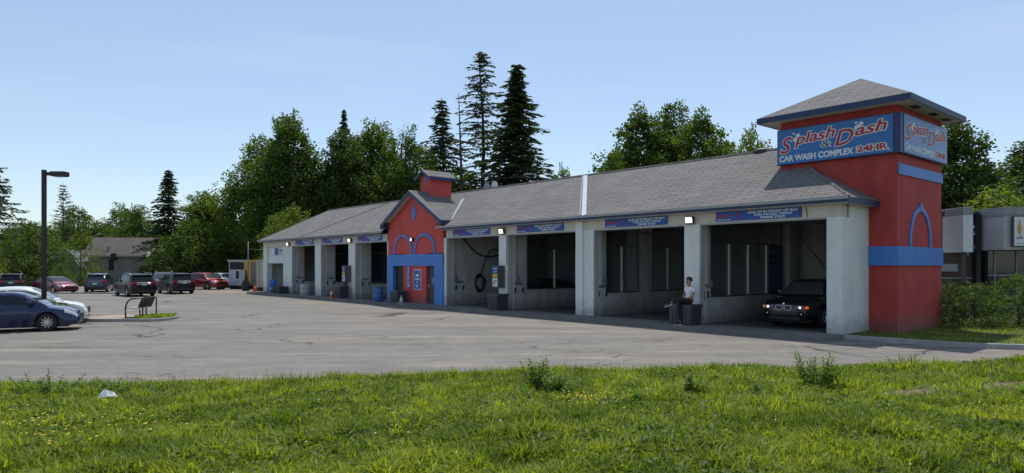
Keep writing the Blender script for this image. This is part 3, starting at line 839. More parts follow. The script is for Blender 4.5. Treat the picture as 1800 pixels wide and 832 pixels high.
SZ0, SZ1 = 5.83, 7.12
S = thing('tower_sign', 'large blue car wash sign with red script lettering wrapped round the red tower', 'sign', LW(0, 0), TH)
sx0, sx1, sv0, sv1 = TX0 - .06, TX1 + .16, TV0 - .16, TV1 + .05
mb = MB(); mb.box(sx0, sx1, sv0, TV0 - .004, SZ0, SZ1); mb.box(TX1 + .004, sx1, TV0 - .003, sv1, SZ0, SZ1)
mb.build('sign_box', 'signnavy', S)
f1 = MB().box(sx0 + .03, sx1 - .22, sv0 - .02, sv0 - .001, SZ0 + .03, SZ1 - .03).build('sign_face', 'signblue', S)
f2 = MB().box(sx1 + .001, sx1 + .02, sv0 + .22, sv1 - .04, SZ0 + .03, SZ1 - .03).build('sign_face', 'signblue', S)
splash_face(f1, Matrix.Translation((sx0 + .03, sv0 - .02, SZ0 + .03)) @ FRONT, sx1 - .22 - sx0 - .03, SZ1 - SZ0 - .06)
splash_face(f2, Matrix.Translation((sx1 + .02, sv0 + .22, SZ0 + .03)) @ SIDE, sv1 - .04 - sv0 - .22, SZ1 - SZ0 - .06)
mb = MB()
for x in (sx0 + .1, (sx0 + sx1) / 2, sx1 - .3): mb.tube([(x, sv0 - .022, SZ0 + .08), (x, sv0 - .03, SZ0 + .08)], .018, 8)
mb.build('bolt', 'alum', f1)

def banner(x0, label):
    W, H = 3.2, .34
    b = thing('banner_sign', label, 'sign', LW(x0, 0, 3.765), TH, 'blue instruction banners over the bay openings')
    bd = MB().box(0, W, -.035, -.014, 0, H).build('banner_board', 'bannerblue', b)
    m = Matrix.Translation((0, -.035, 0)) @ FRONT
    w = [fit_text('LINE UP IN FRONT OF BAY', .40 * W, .965 * W, .225, .085, 'lwhite', .001, m, 0, .004, 0, .002),
         fit_text('OPEN FOR NEXT VEHICLE', .47 * W, .90 * W, .135, .062, 'lwhite', .001, m, 0, .003, 0, .002),
         fit_text('THANK YOU!!', .54 * W, .82 * W, .03, .078, 'lwhite', .001, m, 0, .004, 0, .002),
         fit_text('CAR WASH COMPLEX', .02 * W, .19 * W, .035, .035, 'lwhite', .001, m, 0, .002, 0, .002)]
    r = [fit_text('Splash', .02 * W, .11 * W, .13, .09, 'lred', .001, m, .3, .006, .1, .002),
         fit_text('Dash', .12 * W, .19 * W, .14, .10, 'lred', .001, m, .3, .006, .1, .002),
         fit_text('BAY', .26 * W, .32 * W, .19, .075, 'lred', .001, m, 0, .003, 0, .002),
         fit_text('#', .275 * W, .30 * W, .06, .09, 'lred', .001, m, 0, .003, 0, .002)]
    join_into(w, 'lettering_white', bd); join_into(r, 'lettering_red', bd)
    return b
bl = ['blue banner over the bay where the black car is parked', 'blue banner over the second bay from the red tower, left of the seated man',
      'blue banner over the third bay from the red tower, beside the metal flashing', 'blue banner just right of the red gabled office, over the coiled hose bay',
      'blue banner just left of the red gabled office, above the blue barrel', 'blue banner over the bay between the pale grey drum and orange cone',
      'blue banner farthest left, beside the half open garage door']
for x, lb in zip((-4.49, -9.82, -15.48, -20.75, -31.49, -36.84, -41.4), bl): banner(x, lb)

# floodlights
def floodlight(x, z, label, s=1., v=-.05):
    f = thing('floodlight', label, 'lamp', LW(x, v, z), TH, 'lit floodlights on the front of the car wash')
    mb = MB(); mb.prism([(-.10, -.12), (-.02, -.14), (-.02, .14), (-.16, .14)], -.17 * s, .17 * s, 'x'); mb.box(-.04, .04, -.03, .05, -.05, .05)
    mb.build('housing', 'dark', f)
    g = MB(); g.add([(-.14 * s, -.115, -.09), (.14 * s, -.115, -.09), (.14 * s, -.158, .11), (-.14 * s, -.158, .11)], [(0, 1, 2, 3)])
    g.add([(-.14 * s, -.125, -.09), (.14 * s, -.125, -.09), (.14 * s, -.168, .11), (-.14 * s, -.168, .11)], [(0, 1, 2, 3)])
    g.build('lamp_glass', 'glass_lamp', f)
floodlight(-5.55, 3.86, 'lit floodlight on the white pillar above the seated man')
floodlight(-16.5, 3.86, 'lit floodlight above the payment machine right of the coiled hose')
floodlight(-32.4, 3.86, 'lit floodlight on the pillar above the farther payment machine')
floodlight(-42.6, 3.86, 'lit floodlight beside the half open garage door at the far end')
f = thing('round_spotlight', 'small round spotlight between the two blue arches of the red office', 'lamp', LW(-24.62, -.1, 3.70), TH)
autosmooth(MB().lathe([(.05, .02), (.11, -.05), (.12, -.14), (.10, -.15)], axis='y').build('housing', 'dark', f)); 
MB().lathe([(.001, -.152), (.085, -.152), (.085, -.158), (.001, -.158)], axis='y').build('lamp_glass', 'glass_lamp', f)

# payment machines
def pay(x, label):
    p = thing('payment_machine', label, 'machine', LW(x, -.02, 1.08), TH, 'payment machines on the pillars')
    MB().box(-.24, .24, -.42, 0, 0, 1.10, .015).build('cabinet', 'mgrey2', p)
    fr = MB().box(-.22, .22, -.435, -.421, .03, 1.07).build('front_panel', 'dgrey', p)
    MB().box(-.19, .19, -.443, -.436, .06, .48).build('coin_plate', 'alum', fr)
    mb = MB(); mb.box(-.1, -.04, -.455, -.444, .16, .34); mb.box(.04, .12, -.452, -.444, .3, .36); mb.build('slot', 'dark', fr)
    MB().box(-.19, .19, -.443, -.436, .72, 1.03).build('top_notice', 'bannerblue', fr)
    MB().box(-.19, .19, -.443, -.436, .52, .68).build('middle_notice', 'yellow', fr)
    m = Matrix.Translation((-.19, -.443, .72)) @ FRONT
    join_into([fit_text('WASH', .03, .35, .18, .08, 'lwhite', .001, m), fit_text('OPEN 24', .04, .34, .05, .06, 'lwhite', .001, m)], 'lettering', fr)
M['mgrey2'] = mat('cabinet_grey', (.11, .115, .12), .5, .2, var=.08)
pay(-16.62, 'grey payment machine with blue notice on the pillar right of the coiled hose')
pay(-32.62, 'grey payment machine on the pillar above the orange cone and black bin')
MB_ = MB().box(-32.78, -32.5, -.36, -.3, 0, 1.07); tag_o = MB_.build('machine_post', 'dark', B)

# signs on the red office
s = thing('vertical_sign', 'narrow vertical navy sign with white letters on the red office wall', 'sign', LW(-25.15, -.05, .82), TH)
MB().box(-.17, .17, -.03, -.002, 0, 1.32).build('board', 'bannerblue', s)
l_ = []
for i, ch in enumerate('VACUUM'):
    l_.append(fit_text(ch, -.09, .09, 1.12 - i * .205, .16, 'lwhite', .0, Matrix.Translation((0, -.031, 0)) @ FRONT, 0, .006, 0, .002))
join_into(l_, 'lettering', s)
s = thing('poster', 'navy poster with white border and white writing on the red office wall', 'poster', LW(-24.2, -.05, .78), TH)
MB().box(-.39, .39, -.02, -.002, 0, 1.16).build('border', 'lwhite', s)
MB().box(-.35, .35, -.026, -.021, .04, 1.12).build('board', 'bannerblue', s)
mb = MB(); m = Matrix.Translation((0, -.026, 0)) @ FRONT
disc(mb, m, -.06, .84, .11, .07, .001); disc(mb, m, .07, .82, .10, .08, .001); disc(mb, m, .14, .96, .05, .03, .001)
mb.build('bubble_mark', 'lwhite', s)
join_into([fit_text('CHANGE', -.27, .27, .56, .13, 'lwhite', .001, m, 0, .006), fit_text('&', -.06, .06, .37, .12, 'lwhite', .001, m, 0, .006), fit_text('DRY', -.16, .16, .14, .14, 'lwhite', .001, m, 0, .006)], 'lettering', s)
s = thing('instruction_board', 'tall navy instruction board inside the bay behind the black car', 'sign', LW(-5.14, 5.52, .98), TH)
MB().box(-.02, .02, -.55, .55, 0, 2.02).build('board', 'signnavy', s)
l_ = []
for z, t_, c_ in [(1.7, 'BAY 1', .2), (1.36, 'HOW TO WASH', .1), (1.05, 'SELECT CYCLE', .07), (.85, 'INSERT COINS', .07), (.6, 'RINSE SOAP WAX', .07), (.35, 'SPOT FREE', .07), (.15, 'THANK YOU', .07)]:
    l_.append(fit_text(t_, -.42, .42, z, c_, 'mgrey', .0, Matrix.Translation((.021, 0, 0)) @ SIDE, 0, 0, 0, .002))
join_into(l_, 'lettering', s)

# ================================================================== bins, drums, cones
def big_bin(x0, x1, v0, v1, h, label, lid=True):
    cx, cv = (x0 + x1) / 2, (v0 + v1) / 2; w, d = (x1 - x0) / 2, (v1 - v0) / 2
    b = thing('storage_bin', label, 'bin', LW(cx, cv), TH, 'dark plastic bins in front of the bays')
    bm = MB()
    for i in range(1): bm.add([(-w * .94, -d * .92, .0), (w * .94, -d * .92, .0), (w * .94, d * .92, .0), (-w * .94, d * .92, .0), (-w, -d, h - .1), (w, -d, h - .1), (w, d, h - .1), (-w, d, h - .1)], [(3, 2, 1, 0), (4, 5, 6, 7), (0, 1, 5, 4), (1, 2, 6, 5), (2, 3, 7, 6), (3, 0, 4, 7)])
    k = 6
    for i in range(k):
        q = -w * .78 + i * (w * 1.56) / (k - 1); bm.box(q - .03, q + .03, -d * 1.0 - .012, -d * .9, .06, h - .14)
    for i in range(4):
        q = -d * .7 + i * (d * 1.4) / 3; bm.box(w * .9, w + .012, q - .03, q + .03, .06, h - .14)
    bm.build('bin_body', 'bin', b)
    if lid: autosmooth(MB().bbox(-w - .03, w + .03, -d - .03, d + .03, h - .115, h, .03).build('lid', 'bin', b))
    return b
big_bin(-5.90, -4.95, -.92, -.22, .75, 'charcoal ribbed plastic bin the man is sitting on')
big_bin(-16.62, -15.86, -.95, -.25, .80, 'charcoal ribbed bin under the payment machine right of the coiled hose')
big_bin(-25.75, -25.0, -.95, -.3, .70, 'charcoal box bin in front of the red office door')
big_bin(-33.0, -32.15, -.95, -.3, .80, 'black bin beside the orange cone under the farther payment machine')
big_bin(-43.6, -42.3, -.95, -.2, .66, 'low black bin in front of the half open garage door', False)
mb = MB(); mb.tube([(-16.45, -.5, .79), (-16.3, -.55, .86), (-16.05, -.5, .84), (-15.95, -.45, .80)], .05, 6)
o = MB().build  # noqa
def drum(x, v, r, h, m, label, group=None, name='drum'):
    d = thing(name, label, 'barrel', LW(x, v), TH, group)
    autosmooth(MB().lathe([(r * .95, 0), (r, .03), (r, h * .33), (r * 1.025, h * .345), (r, h * .36), (r, h * .66), (r * 1.025, h * .675), (r, h * .69), (r, h - .04), (r * 1.02, h - .02), (r * .97, h), (r * .9, h - .03), (.01, h - .03)], n=28).build('drum_body', m, d))
M['bluedrum'] = mat('blue_drum_plastic', (.03, .13, .33), .45, var=.08, dirt=.2)
M['greydrum'] = mat('pale_grey_drum', (.36, .40, .42), .5, var=.1, dirt=.3)
drum(-27.1, -1.0, .31, .90, 'bluedrum', 'blue plastic drum left of the red office')
drum(-38.55, -.55, .34, .82, 'greydrum', 'pale grey drum between two bays left of the cone')
def cone(p, label, m='orange', h=.7, group='traffic cones along the front'):
    c = thing('traffic_cone', label, 'cone', p, TH + .2, group)
    MB().bbox(-.17, .17, -.17, .17, 0, .035, .01).build('base', m, c)
    autosmooth(MB().lathe([(.125, .035), (.028, h), (.018, h + .003)], n=20).build('cone_body', m, c))
    MB().lathe([(.100, h * .36), (.074, h * .58), (.070, h * .58), (.096, h * .36)], n=20, closed=True).build('band', 'lwhite', c)
cone(LW(-33.35, -.95), 'orange traffic cone left of the black bin')
cone(LW(-45.0, -.5), 'blue and white cone in front of the garage door', 'signblue', .85)
cone(LW(-24.85, -.75), 'small pale grey cone right of the bin by the red office', 'greydrum', .45)
M['tarp'] = mat('blue_tarp', (.03, .14, .48), .5, var=.2)
t = thing('blue_sheet', 'crumpled blue plastic sheet beside the low black bin', 'tarp', LW(-44.1, -.7), TH)
random.seed(4)
bm = bmesh.new(); bmesh.ops.create_icosphere(bm, subdivisions=3, radius=.3)
for v in bm.verts: v.co *= 1 + random.uniform(-.22, .22); v.co.z = v.co.z * 1.1 + .75; 
mb = MB(); mb.bm(bm); mb.box(-.03, .03, -.03, .03, 0, .7); mb.build('sheet', 'tarp', t)
fe = thing('red_extinguisher', 'small red canister at the far left corner of the car wash', 'canister', LW(-48.25, -.6), TH)
autosmooth(MB().lathe([(.14, 0), (.15, .05), (.15, .38), (.06, .46), (.05, .5)]).build('canister_body', 'orange', fe))

# black hose coil hung on the bay wall
h = thing('hose', 'black hose looped from the ceiling and coiled on the bay wall right of the office', 'hose', LW(-21.4, 0, 0), TH)
pts = []
c0 = (.09, 2.25, 1.25)
for k in range(0, 26 * 5 + 1):
    t = 2 * math.pi * k / 26; rr_ = .34 + .035 * math.sin(k * .7) + .02 * (k // 26 - 2)
    pts.append((c0[0] + .012 * (k / 26), c0[1] + rr_ * .92 * math.sin(t), c0[2] - .05 + rr_ * 1.25 * math.cos(t)))
MB().tube(pts, .036, 8).build('hose_coil', 'dark', h, True)
def bez(P, n=14):
    out = []
    P = [Vector(p) for p in P]
    for i in range(len(P) - 1):
        p0 = P[max(i - 1, 0)]; p1 = P[i]; p2 = P[i + 1]; p3 = P[min(i + 2, len(P) - 1)]
        for k in range(n):
            t = k / n
            out.append(.5 * ((2 * p1) + (-p0 + p2) * t + (2 * p0 - 5 * p1 + 4 * p2 - p3) * t * t + (-p0 + 3 * p1 - 3 * p2 + p3) * t ** 3))
    out.append(P[-1]); return out
MB().tube(bez([(.1, 2.35, 1.65), (.12, 2.5, 2.15), (.15, 2.8, 2.75), (.2, 3.0, 3.05), (.3, 3.6, 3.15), (.5, 4.2, 3.25)]), .034, 8).build('hose_drop', 'dark', h, True)
MB().tube(bez([(.25, .95, 3.75), (.18, 1.3, 3.45), (.15, 1.9, 2.95), (.15, 2.6, 2.72), (.2, 3.4, 2.75), (.3, 4.0, 3.0)]), .042, 8).build('hose_loop', 'dark', h, True)

# ================================================================== street lamp
L = thing('street_lamp', 'tall dark square pole lamp with a flat head, behind the blue car', 'street lamp', (-17.65, 25.75, LOT))
MB().bbox(-.064, .064, -.064, .064, .0, 5.93, .01).build('pole', 'lamp_brown', L) if 'lamp_brown' in M else None
M['lamp_brown'] = mat('dark_bronze_paint', (.018, .013, .014), .5, var=.1)
for c in list(L.children): bpy.data.objects.remove(c)
MB().bbox(-.064, .064, -.064, .064, .0, 5.93, .01).build('pole', 'lamp_brown', L)
MB().lathe([(.2, 0), (.2, .25), (.17, .28)], n=20).build('footing', 'kerb', L)
MB().box(.076, .34, -.04, .04, 5.72, 5.84).build('arm', 'lamp_brown', L)
hd = MB().bbox(.3, .86, -.17, .17, 5.68, 5.86, .03).build('lamp_head', 'lamp_brown', L)
MB().box(.42, .82, -.13, .13, 5.665, 5.678).build('lamp_lens', 'mgrey', hd)

# ================================================================== bench
b = thing('bench', 'black tubular metal bench with pale seat on the small paved island', 'bench', (-15.9, 29.3, -.03))
def bench_side(y, sx):
    mb = MB(); p = []
    # arch at the front sweeping up to a level top rail, straight rear leg, ground rail
    p = [(-.36 + sx, y, .02), (-.36 + sx, y, .40)]
    for k in range(9):
        a = math.pi / 2 * k / 8; p.append((-.36 + .34 * (1 - math.cos(a)) + sx, y, .40 + .42 * math.sin(a)))
    p += [(.36 + sx, y, .82), (.36 + sx, y, .02), (-.36 + sx, y, .02)]
    mb.tube(p, .033, 8, False); return mb
bench_side(-.72, .08).build('side_frame', 'blackmetal', b, True)
bench_side(.72, -.10).build('side_frame', 'blackmetal', b, True)
M['benchseat'] = mat('pale_slatted_seat', (.42, .42, .43), .4, .5, var=.1)
mb = MB()
for i in range(5): mb.box(-.30 + i * .1, -.22 + i * .1, -.70, .70, .40, .425)
mb.build('seat', 'benchseat', b)
mb = MB()
for i in range(9):
    y = -.48 + i * .12
    mb.add([(.13, y - .055, .44), (.13, y + .055, .44), (.31, y + .055, .86), (.31, y - .055, .86), (.15, y - .055, .43), (.15, y + .055, .43), (.33, y + .055, .85), (.33, y - .055, .85)], [(0, 1, 2, 3), (7, 6, 5, 4), (0, 4, 5, 1), (1, 5, 6, 2), (2, 6, 7, 3), (3, 7, 4, 0)])
mb.build('backrest', 'blackmetal', b)
MB().tube([(.2, 0, .02), (.2, 0, .4)], .03, 8).build('leg', 'blackmetal', b)

# ================================================================== seated man
def skin(name, joints, edges, m, parent, sub=2, root=0):
    me = bpy.data.meshes.new(name); me.from_pydata([j[0] for j in joints], edges, [])
    o = bpy.data.objects.new(name, me); col.objects.link(o)
    md = o.modifiers.new('skin', 'SKIN'); md.use_smooth_shade = True
    sv = me.skin_vertices[0].data
    for i, j in enumerate(joints):
        r_ = j[1]; sv[i].radius = (r_, r_) if not isinstance(r_, tuple) else r_
        sv[i].use_root = (i == root)
    s_ = o.modifiers.new('sub', 'SUBSURF'); s_.levels = sub; s_.render_levels = sub
    dg = bpy.context.evaluated_depsgraph_get(); dg.update()
    nm = bpy.data.meshes.new_from_object(o.evaluated_get(dg)); bpy.data.objects.remove(o)
    nm.name = name; nm.materials.clear(); nm.materials.append(M[m])
    for p in nm.polygons: p.use_smooth = True
    q = bpy.data.objects.new(name, nm); col.objects.link(q); q.parent = parent
    return q
M['skin'] = mat('skin', (.36, .20, .13), .5, var=.05)
M['hair'] = mat('black_hair', (.012, .010, .009), .6, var=.2)
M['shirt'] = mat('white_shirt', (.78, .76, .82), .8, var=.04, bump=.3, bscale=18)
M['trousers'] = mat('black_trousers', (.014, .014, .017), .8, var=.15, bump=.3, bscale=14)
M['shoe'] = mat('black_shoe', (.016, .016, .018), .6, var=.1)
M['sole'] = mat('white_sole', (.75, .75, .74), .6, var=.03)
# figure frame: +x forward (towards the left of the lot), +y his left
PL = LW(-5.18, -.66)
P = thing('person', 'man in white short-sleeved shirt and black trousers sitting on a bin with legs crossed', 'person', PL, math.atan2(-.34, -.94))
hipz = .84; P.scale = (1.03, 1.12, 1.03)
J = [((0, 0, hipz), (.115, .14)), ((-.02, 0, hipz + .16), (.10, .135)), ((-.04, 0, hipz + .33), (.105, .155)), ((-.02, 0, hipz + .46), (.085, .14)), ((.0, 0, hipz + .52), .058), ((.02, 0, hipz + .565), .056),   # 0-5 pelvis .. neck
     ((.035, 0, hipz + .66), (.092, .080)), ((.03, 0, hipz + .75), (.098, .084)), ((.02, 0, hipz + .81), (.06, .055)),                                           # 6-8 head
     ((-.03, .19, hipz + .47), .052), ((.02, .25, hipz + .22), .042), ((.22, .12, hipz + .09), .032), ((.27, .07, hipz + .085), .030),                    # 9-12 left arm
     ((-.03, -.19, hipz + .47), .052), ((.02, -.25, hipz + .22), .042), ((.22, -.10, hipz + .09), .032), ((.27, -.05, hipz + .085), .030),                # 13-16 right arm
     ((.04, .10, hipz - .01), .09), ((.42, .10, hipz + .085), .066), ((.60, .03, hipz + .03), .052), ((.79, -.02, hipz - .06), .036),                       # 17-20 left leg (crossed over)
     ((.04, -.10, hipz - .02), .09), ((.42, -.06, hipz - .04), .064), ((.40, -.06, .45), .052), ((.35, -.06, .10), .036)]                                    # 21-24 right leg
E_ = [(0, 1), (1, 2), (2, 3), (3, 4), (4, 5), (5, 6), (6, 7), (7, 8), (3, 9), (9, 10), (10, 11), (11, 12), (3, 13), (13, 14), (14, 15), (15, 16), (0, 17), (17, 18), (18, 19), (19, 20), (0, 21), (21, 22), (22, 23), (23, 24)]
body = skin('body', J, E_, 'skin', P)
# hands with fingers, folded on the lap
for sgn in (1, -1):
    w0 = Vector((.27, .07 * sgn, hipz + .085))
    fj = [(tuple(w0), .026), (tuple(w0 + Vector((.05, -.02 * sgn, .0))), .030)]; fe_ = [(0, 1)]
    for k in range(4):
        a = w0 + Vector((.075 + .005 * (k % 2), (-.045 + .020 * k) * sgn, .004))
        fj += [(tuple(a), .010), (tuple(a + Vector((.03, -.004 * sgn, -.008))), .009), (tuple(a + Vector((.048, -.006 * sgn, -.026))), .008)]
        n0 = len(fj) - 3; fe_ += [(1, n0), (n0, n0 + 1), (n0 + 1, n0 + 2)]
    a = w0 + Vector((.03, -.05 * sgn, .01)); fj += [(tuple(a), .011), (tuple(a + Vector((.035, -.012 * sgn, -.002))), .009)]; n0 = len(fj) - 2; fe_ += [(0, n0), (n0, n0 + 1)]
    skin('hand', fj, fe_, 'skin', P, 1)
# face: nose, ears, brow
mb = MB()
bm = bmesh.new(); bmesh.ops.create_uvsphere(bm, u_segments=12, v_segments=8, radius=1)
for v in bm.verts: v.co = Vector((v.co.x * .020 + .130, v.co.y * .014, v.co.z * .026 + hipz + .67))
mb.bm(bm)
for s_ in (1, -1):
    bm = bmesh.new(); bmesh.ops.create_uvsphere(bm, u_segments=10, v_segments=6, radius=1)
    for v in bm.verts: v.co = Vector((v.co.x * .018 + .025, v.co.y * .010 + .086 * s_, v.co.z * .032 + hipz + .69))
    mb.bm(bm)
fc = mb.build('face_features', 'skin', P, True)
mb = MB()
for s_ in (1, -1):
    mb.box(.114, .124, .032 * s_ - .014, .032 * s_ + .014, hipz + .715, hipz + .722); mb.box(.114, .123, .032 * s_ - .010, .032 * s_ + .010, hipz + .693, hipz + .703)
mb.box(.112, .121, -.022, .022, hipz + .625, hipz + .630)
mb.build('eyes_and_mouth', 'hair', fc)
# hair cap
bm = bmesh.new(); bmesh.ops.create_uvsphere(bm, u_segments=24, v_segments=16, radius=1)
random.seed(2)
for v in bm.verts:
    k = 1 + random.uniform(-.04, .05)
    v.co = Vector((v.co.x * .116 * k + .012, v.co.y * .100 * k, v.co.z * .120 * k + hipz + .752))
bmesh.ops.delete(bm, geom=[v for v in bm.verts if v.co.z < hipz + .715 - .35 * (.02 - v.co.x) * (1 if v.co.x < .02 else -1.0) * 1.0 or (v.co.x > .09 and v.co.z < hipz + .775)], context='VERTS')
MB().bm(bm).build('hair', 'hair', P, True)
# shirt
SJ = [((0, 0, hipz + .02), (.135, .16)), ((-.02, 0, hipz + .16), (.122, .155)), ((-.04, 0, hipz + .33), (.14, .19)), ((-.02, 0, hipz + .45), (.11, .17)), ((.0, 0, hipz + .515), (.078, .082)),
      ((-.03, .19, hipz + .465), .072), ((0, .235, hipz + .31), .064), ((-.03, -.19, hipz + .465), .072), ((0, -.235, hipz + .31), .064)]
skin('shirt', SJ, [(0, 1), (1, 2), (2, 3), (3, 4), (3, 5), (5, 6), (3, 7), (7, 8)], 'shirt', P)
TJ = [((0, 0, hipz + .04), (.125, .15)), ((.0, 0, hipz - .01), (.13, .16)), ((.05, .10, hipz - .01), .108), ((.42, .10, hipz + .085), .082), ((.60, .03, hipz + .03), .068), ((.74, -.01, hipz - .035), .058),
      ((.05, -.10, hipz - .02), .108), ((.42, -.06, hipz - .04), .08), ((.40, -.06, .45), .068), ((.355, -.06, .14), .060)]
skin('trousers', TJ, [(0, 1), (1, 2), (2, 3), (3, 4), (4, 5), (1, 6), (6, 7), (7, 8), (8, 9)], 'trousers', P, root=1)
def shoe(loc, rot):
    m = Matrix.Translation(loc) @ rot
    def add(mb, prof, z0, z1):
        n = len(prof); vs = [m @ Vector((x, y, z0)) for x, y in prof] + [m @ Vector((x * .94, y * .86, z1 * (1 if x < .04 else .55))) for x, y in prof]
        return mb.add(vs, [tuple(range(n - 1, -1, -1)), tuple(range(n, 2 * n))] + [(i, (i + 1) % n, (i + 1) % n + n, i + n) for i in range(n)])
    out = [(-.07, -.035), (-.03, -.042), (.06, -.038), (.13, -.050), (.19, -.042), (.215, 0), (.19, .042), (.13, .045), (.06, .038), (-.03, .042), (-.07, .035), (-.08, 0)]
    s_ = autosmooth(add(MB(), out, .022, .10).build('shoe', 'shoe', P), 60)
    add(MB(), [(x * 1.04, y * 1.12) for x, y in out], .0, .03).build('sole', 'sole', s_)
shoe(Vector((.36, -.06, .002)), Matrix.Rotation(R(-8), 4, 'Z'))
shoe(Vector((.80, -.02, hipz - .14)), Matrix.Rotation(R(14), 4, 'Y') @ Matrix.Rotation(R(10), 4, 'X'))
# ================================================================== cars
def interp(tab, x):
    if x <= tab[0][0]: return tab[0][1]
    for (a, b), (c, d) in zip(tab, tab[1:]):
        if x <= c: return b + (d - b) * ((x - a) / (c - a) if c > a else 0)
    return tab[-1][1]
def smooth_tab(tab, n=4):
    """rounds the corners of a profile without moving its ends"""
    for _ in range(n):
        out = [tab[0]]
        for (a, b), (c, d) in zip(tab, tab[1:]):
            if _ < 2: out += [(a + (c - a) * .25, b + (d - b) * .25), (a + (c - a) * .75, b + (d - b) * .75)]
        if _ < 2: tab = out + [tab[-1]]
    return tab

def make_car(name, label, cat, loc, yaw, pr, pm, group=None, scale=1., glass='carglass'):
    """pr: L W deck roof wheels(rear x, front x) wr clear; x runs from the tail (0) to the nose (L)"""
    C = thing(name, label, cat, loc, yaw, group); C.scale = (scale,) * 3
    L, W, wr = pr['L'], pr['W'], pr['wr']; cl = pr.get('clear', .2); wx = pr['wx']
    deck = smooth_tab(pr['deck']); roof = smooth_tab(pr['roof']); ox = -L / 2
    ra = wr + .055
    def zb(x):
        z = cl + .10 * max(0, 1 - x / .5) + .06 * max(0, 1 - (L - x) / .5)
        for q in wx:
            if abs(x - q) < ra: z = max(z, wr + math.sqrt(max(0, ra * ra - (x - q) ** 2)))
        return z
    def hw(x):
        t = max(0, 1 - x / .8); u = max(0, 1 - (L - x) / 1.0)
        return W / 2 * (1 - .10 * t ** 2.2 - .17 * u ** 2.2)
    def sec(x):
        zd = interp(deck, x); b = zb(x); w = hw(x)
        zs = max(b + .03, zd - pr.get('shoulder', .13)); zm = max(b + .02, min(zs - .02, b + (zs - b) * .45)) 
        zw = max(b + .015, cl + .28) if b < cl + .2 else b + .015
        zw = min(zw, zm - .003) if zw >= zm else zw
        return [(w - .05, b), (w - .008, zw), (w, zm), (w - .012, zs), (w - .055, zd - .035), (w - .13, zd), (w * .5, zd + .02), (0, zd + .028)]
    xs_ = sorted(set([0, .02, .06, .12] + [L - .12, L - .06, L - .02, L] + [round(i * L / 46, 4) for i in range(1, 46)] + [q + ra * math.cos(math.pi * k / 12) for q in wx for k in range(13)]))
    xs_ = [x for x in xs_ if 0 <= x <= L]
    V, F = [], []
    for x in xs_:
        s = sec(x); pull = 0
        ring_ = [(y, z) for y, z in s] + [(-y, z) for y, z in s[-2::-1]]
        V += [(x + ox, y, z) for y, z in ring_]
    n = 15
    for i in range(len(xs_) - 1):
        for k in range(n - 1):
            F.append((i * n + k, (i + 1) * n + k, (i + 1) * n + k + 1, i * n + k + 1))
    # nose and tail, bulged outwards a little
    for end, i, s_ in ((0, 0, -1), (1, len(xs_) - 1, 1)):
        r0 = [V[i * n + k] for k in range(n)]; cz = sum(p[2] for p in r0) / n
        b0 = len(V)
        for (y_f, out_) in ((.9, .05), (.55, .075)):
            V += [(p[0] + s_ * out_, p[1] * y_f, cz + (p[2] - cz) * (.86 if y_f > .8 else .5)) for p in r0]
        for k in range(n - 1):
            F.append((i * n + k, b0 + k, b0 + k + 1, i * n + k + 1)); F.append((b0 + k, b0 + n + k, b0 + n + k + 1, b0 + k + 1))
        F.append(tuple(b0 + n + k for k in range(n)))
        F.append((i * n, i * n + n - 1, b0 + n - 1, b0)); F.append((b0, b0 + n - 1, b0 + 2 * n - 1, b0 + n))
    mb = MB(); mb.add(V, F)
    body = autosmooth(mb.build('body', pm, C, uv=False), 38)
    # cabin
    xa, xb = pr['roof'][0][0], pr['roof'][-1][0]
    def gsec(x):
        zd, zr = interp(deck, x) - .02, interp(roof, x); h = max(zr - zd, 0)
        w = hw(x) - .055; k = min(1, h / .42)
        wt = w - pr.get('tumble', .2) * k
        return [(w, zd - .04), (w - .01, zd + min(.02, h * .1)), (wt + .035 * k, zr - .10 * k), (wt, zr - .05 * k), (wt - .09 * k, zr - .005), (wt * .5, zr + .018 * k), (0, zr + .026 * k)]
    gx = [xa + (xb - xa) * i / 44 for i in range(45)]
    V, F = [], []; n = 13
    for x in gx:
        s = gsec(x); V += [(x + ox, y, z) for y, z in s] + [(x + ox, -y, z) for y, z in s[-2::-1]]
    for i in range(44):
        for k in range(n - 1): F.append((i * n + k, (i + 1) * n + k, (i + 1) * n + k + 1, i * n + k + 1))
    F += [tuple(range(n)), tuple(44 * n + k for k in range(n))[::-1]]
    autosmooth(MB().add(V, F).build('roof', pm, C, uv=False), 30)
    A, Bx, Cx, D = pr['pillars']           # tail glass foot, roof rear, roof front, cowl
    # side windows between pillars
    def side_patch(x0, x1, sg, nm='side_window', g=glass):
        V, F = [], []; N = 12; rows = 0
        for i in range(N + 1):
            x = x0 + (x1 - x0) * i / N; s = gsec(x); (w0, z0), (w1, z1) = s[1], s[2]
            if z1 - z0 < .02: z1 = z0 + .02
            zlo = z0 + .035; lo = (zlo - z0) / (z1 - z0); hi = .95
            if lo > hi - .03: lo = hi - .03
            for t in (lo, (lo + hi) / 2, hi):
                V.append((x + ox, sg * (w0 + (w1 - w0) * t + .008), z0 + (z1 - z0) * t)); 
        for i in range(N):
            for k in range(2): F.append((i * 3 + k, (i + 1) * 3 + k, (i + 1) * 3 + k + 1, i * 3 + k + 1))
        MB().add(V, F).build(nm, g, C, True, uv=False)
    for sg in (1, -1):
        for a, b in pr['panes']: side_patch(a, b, sg)
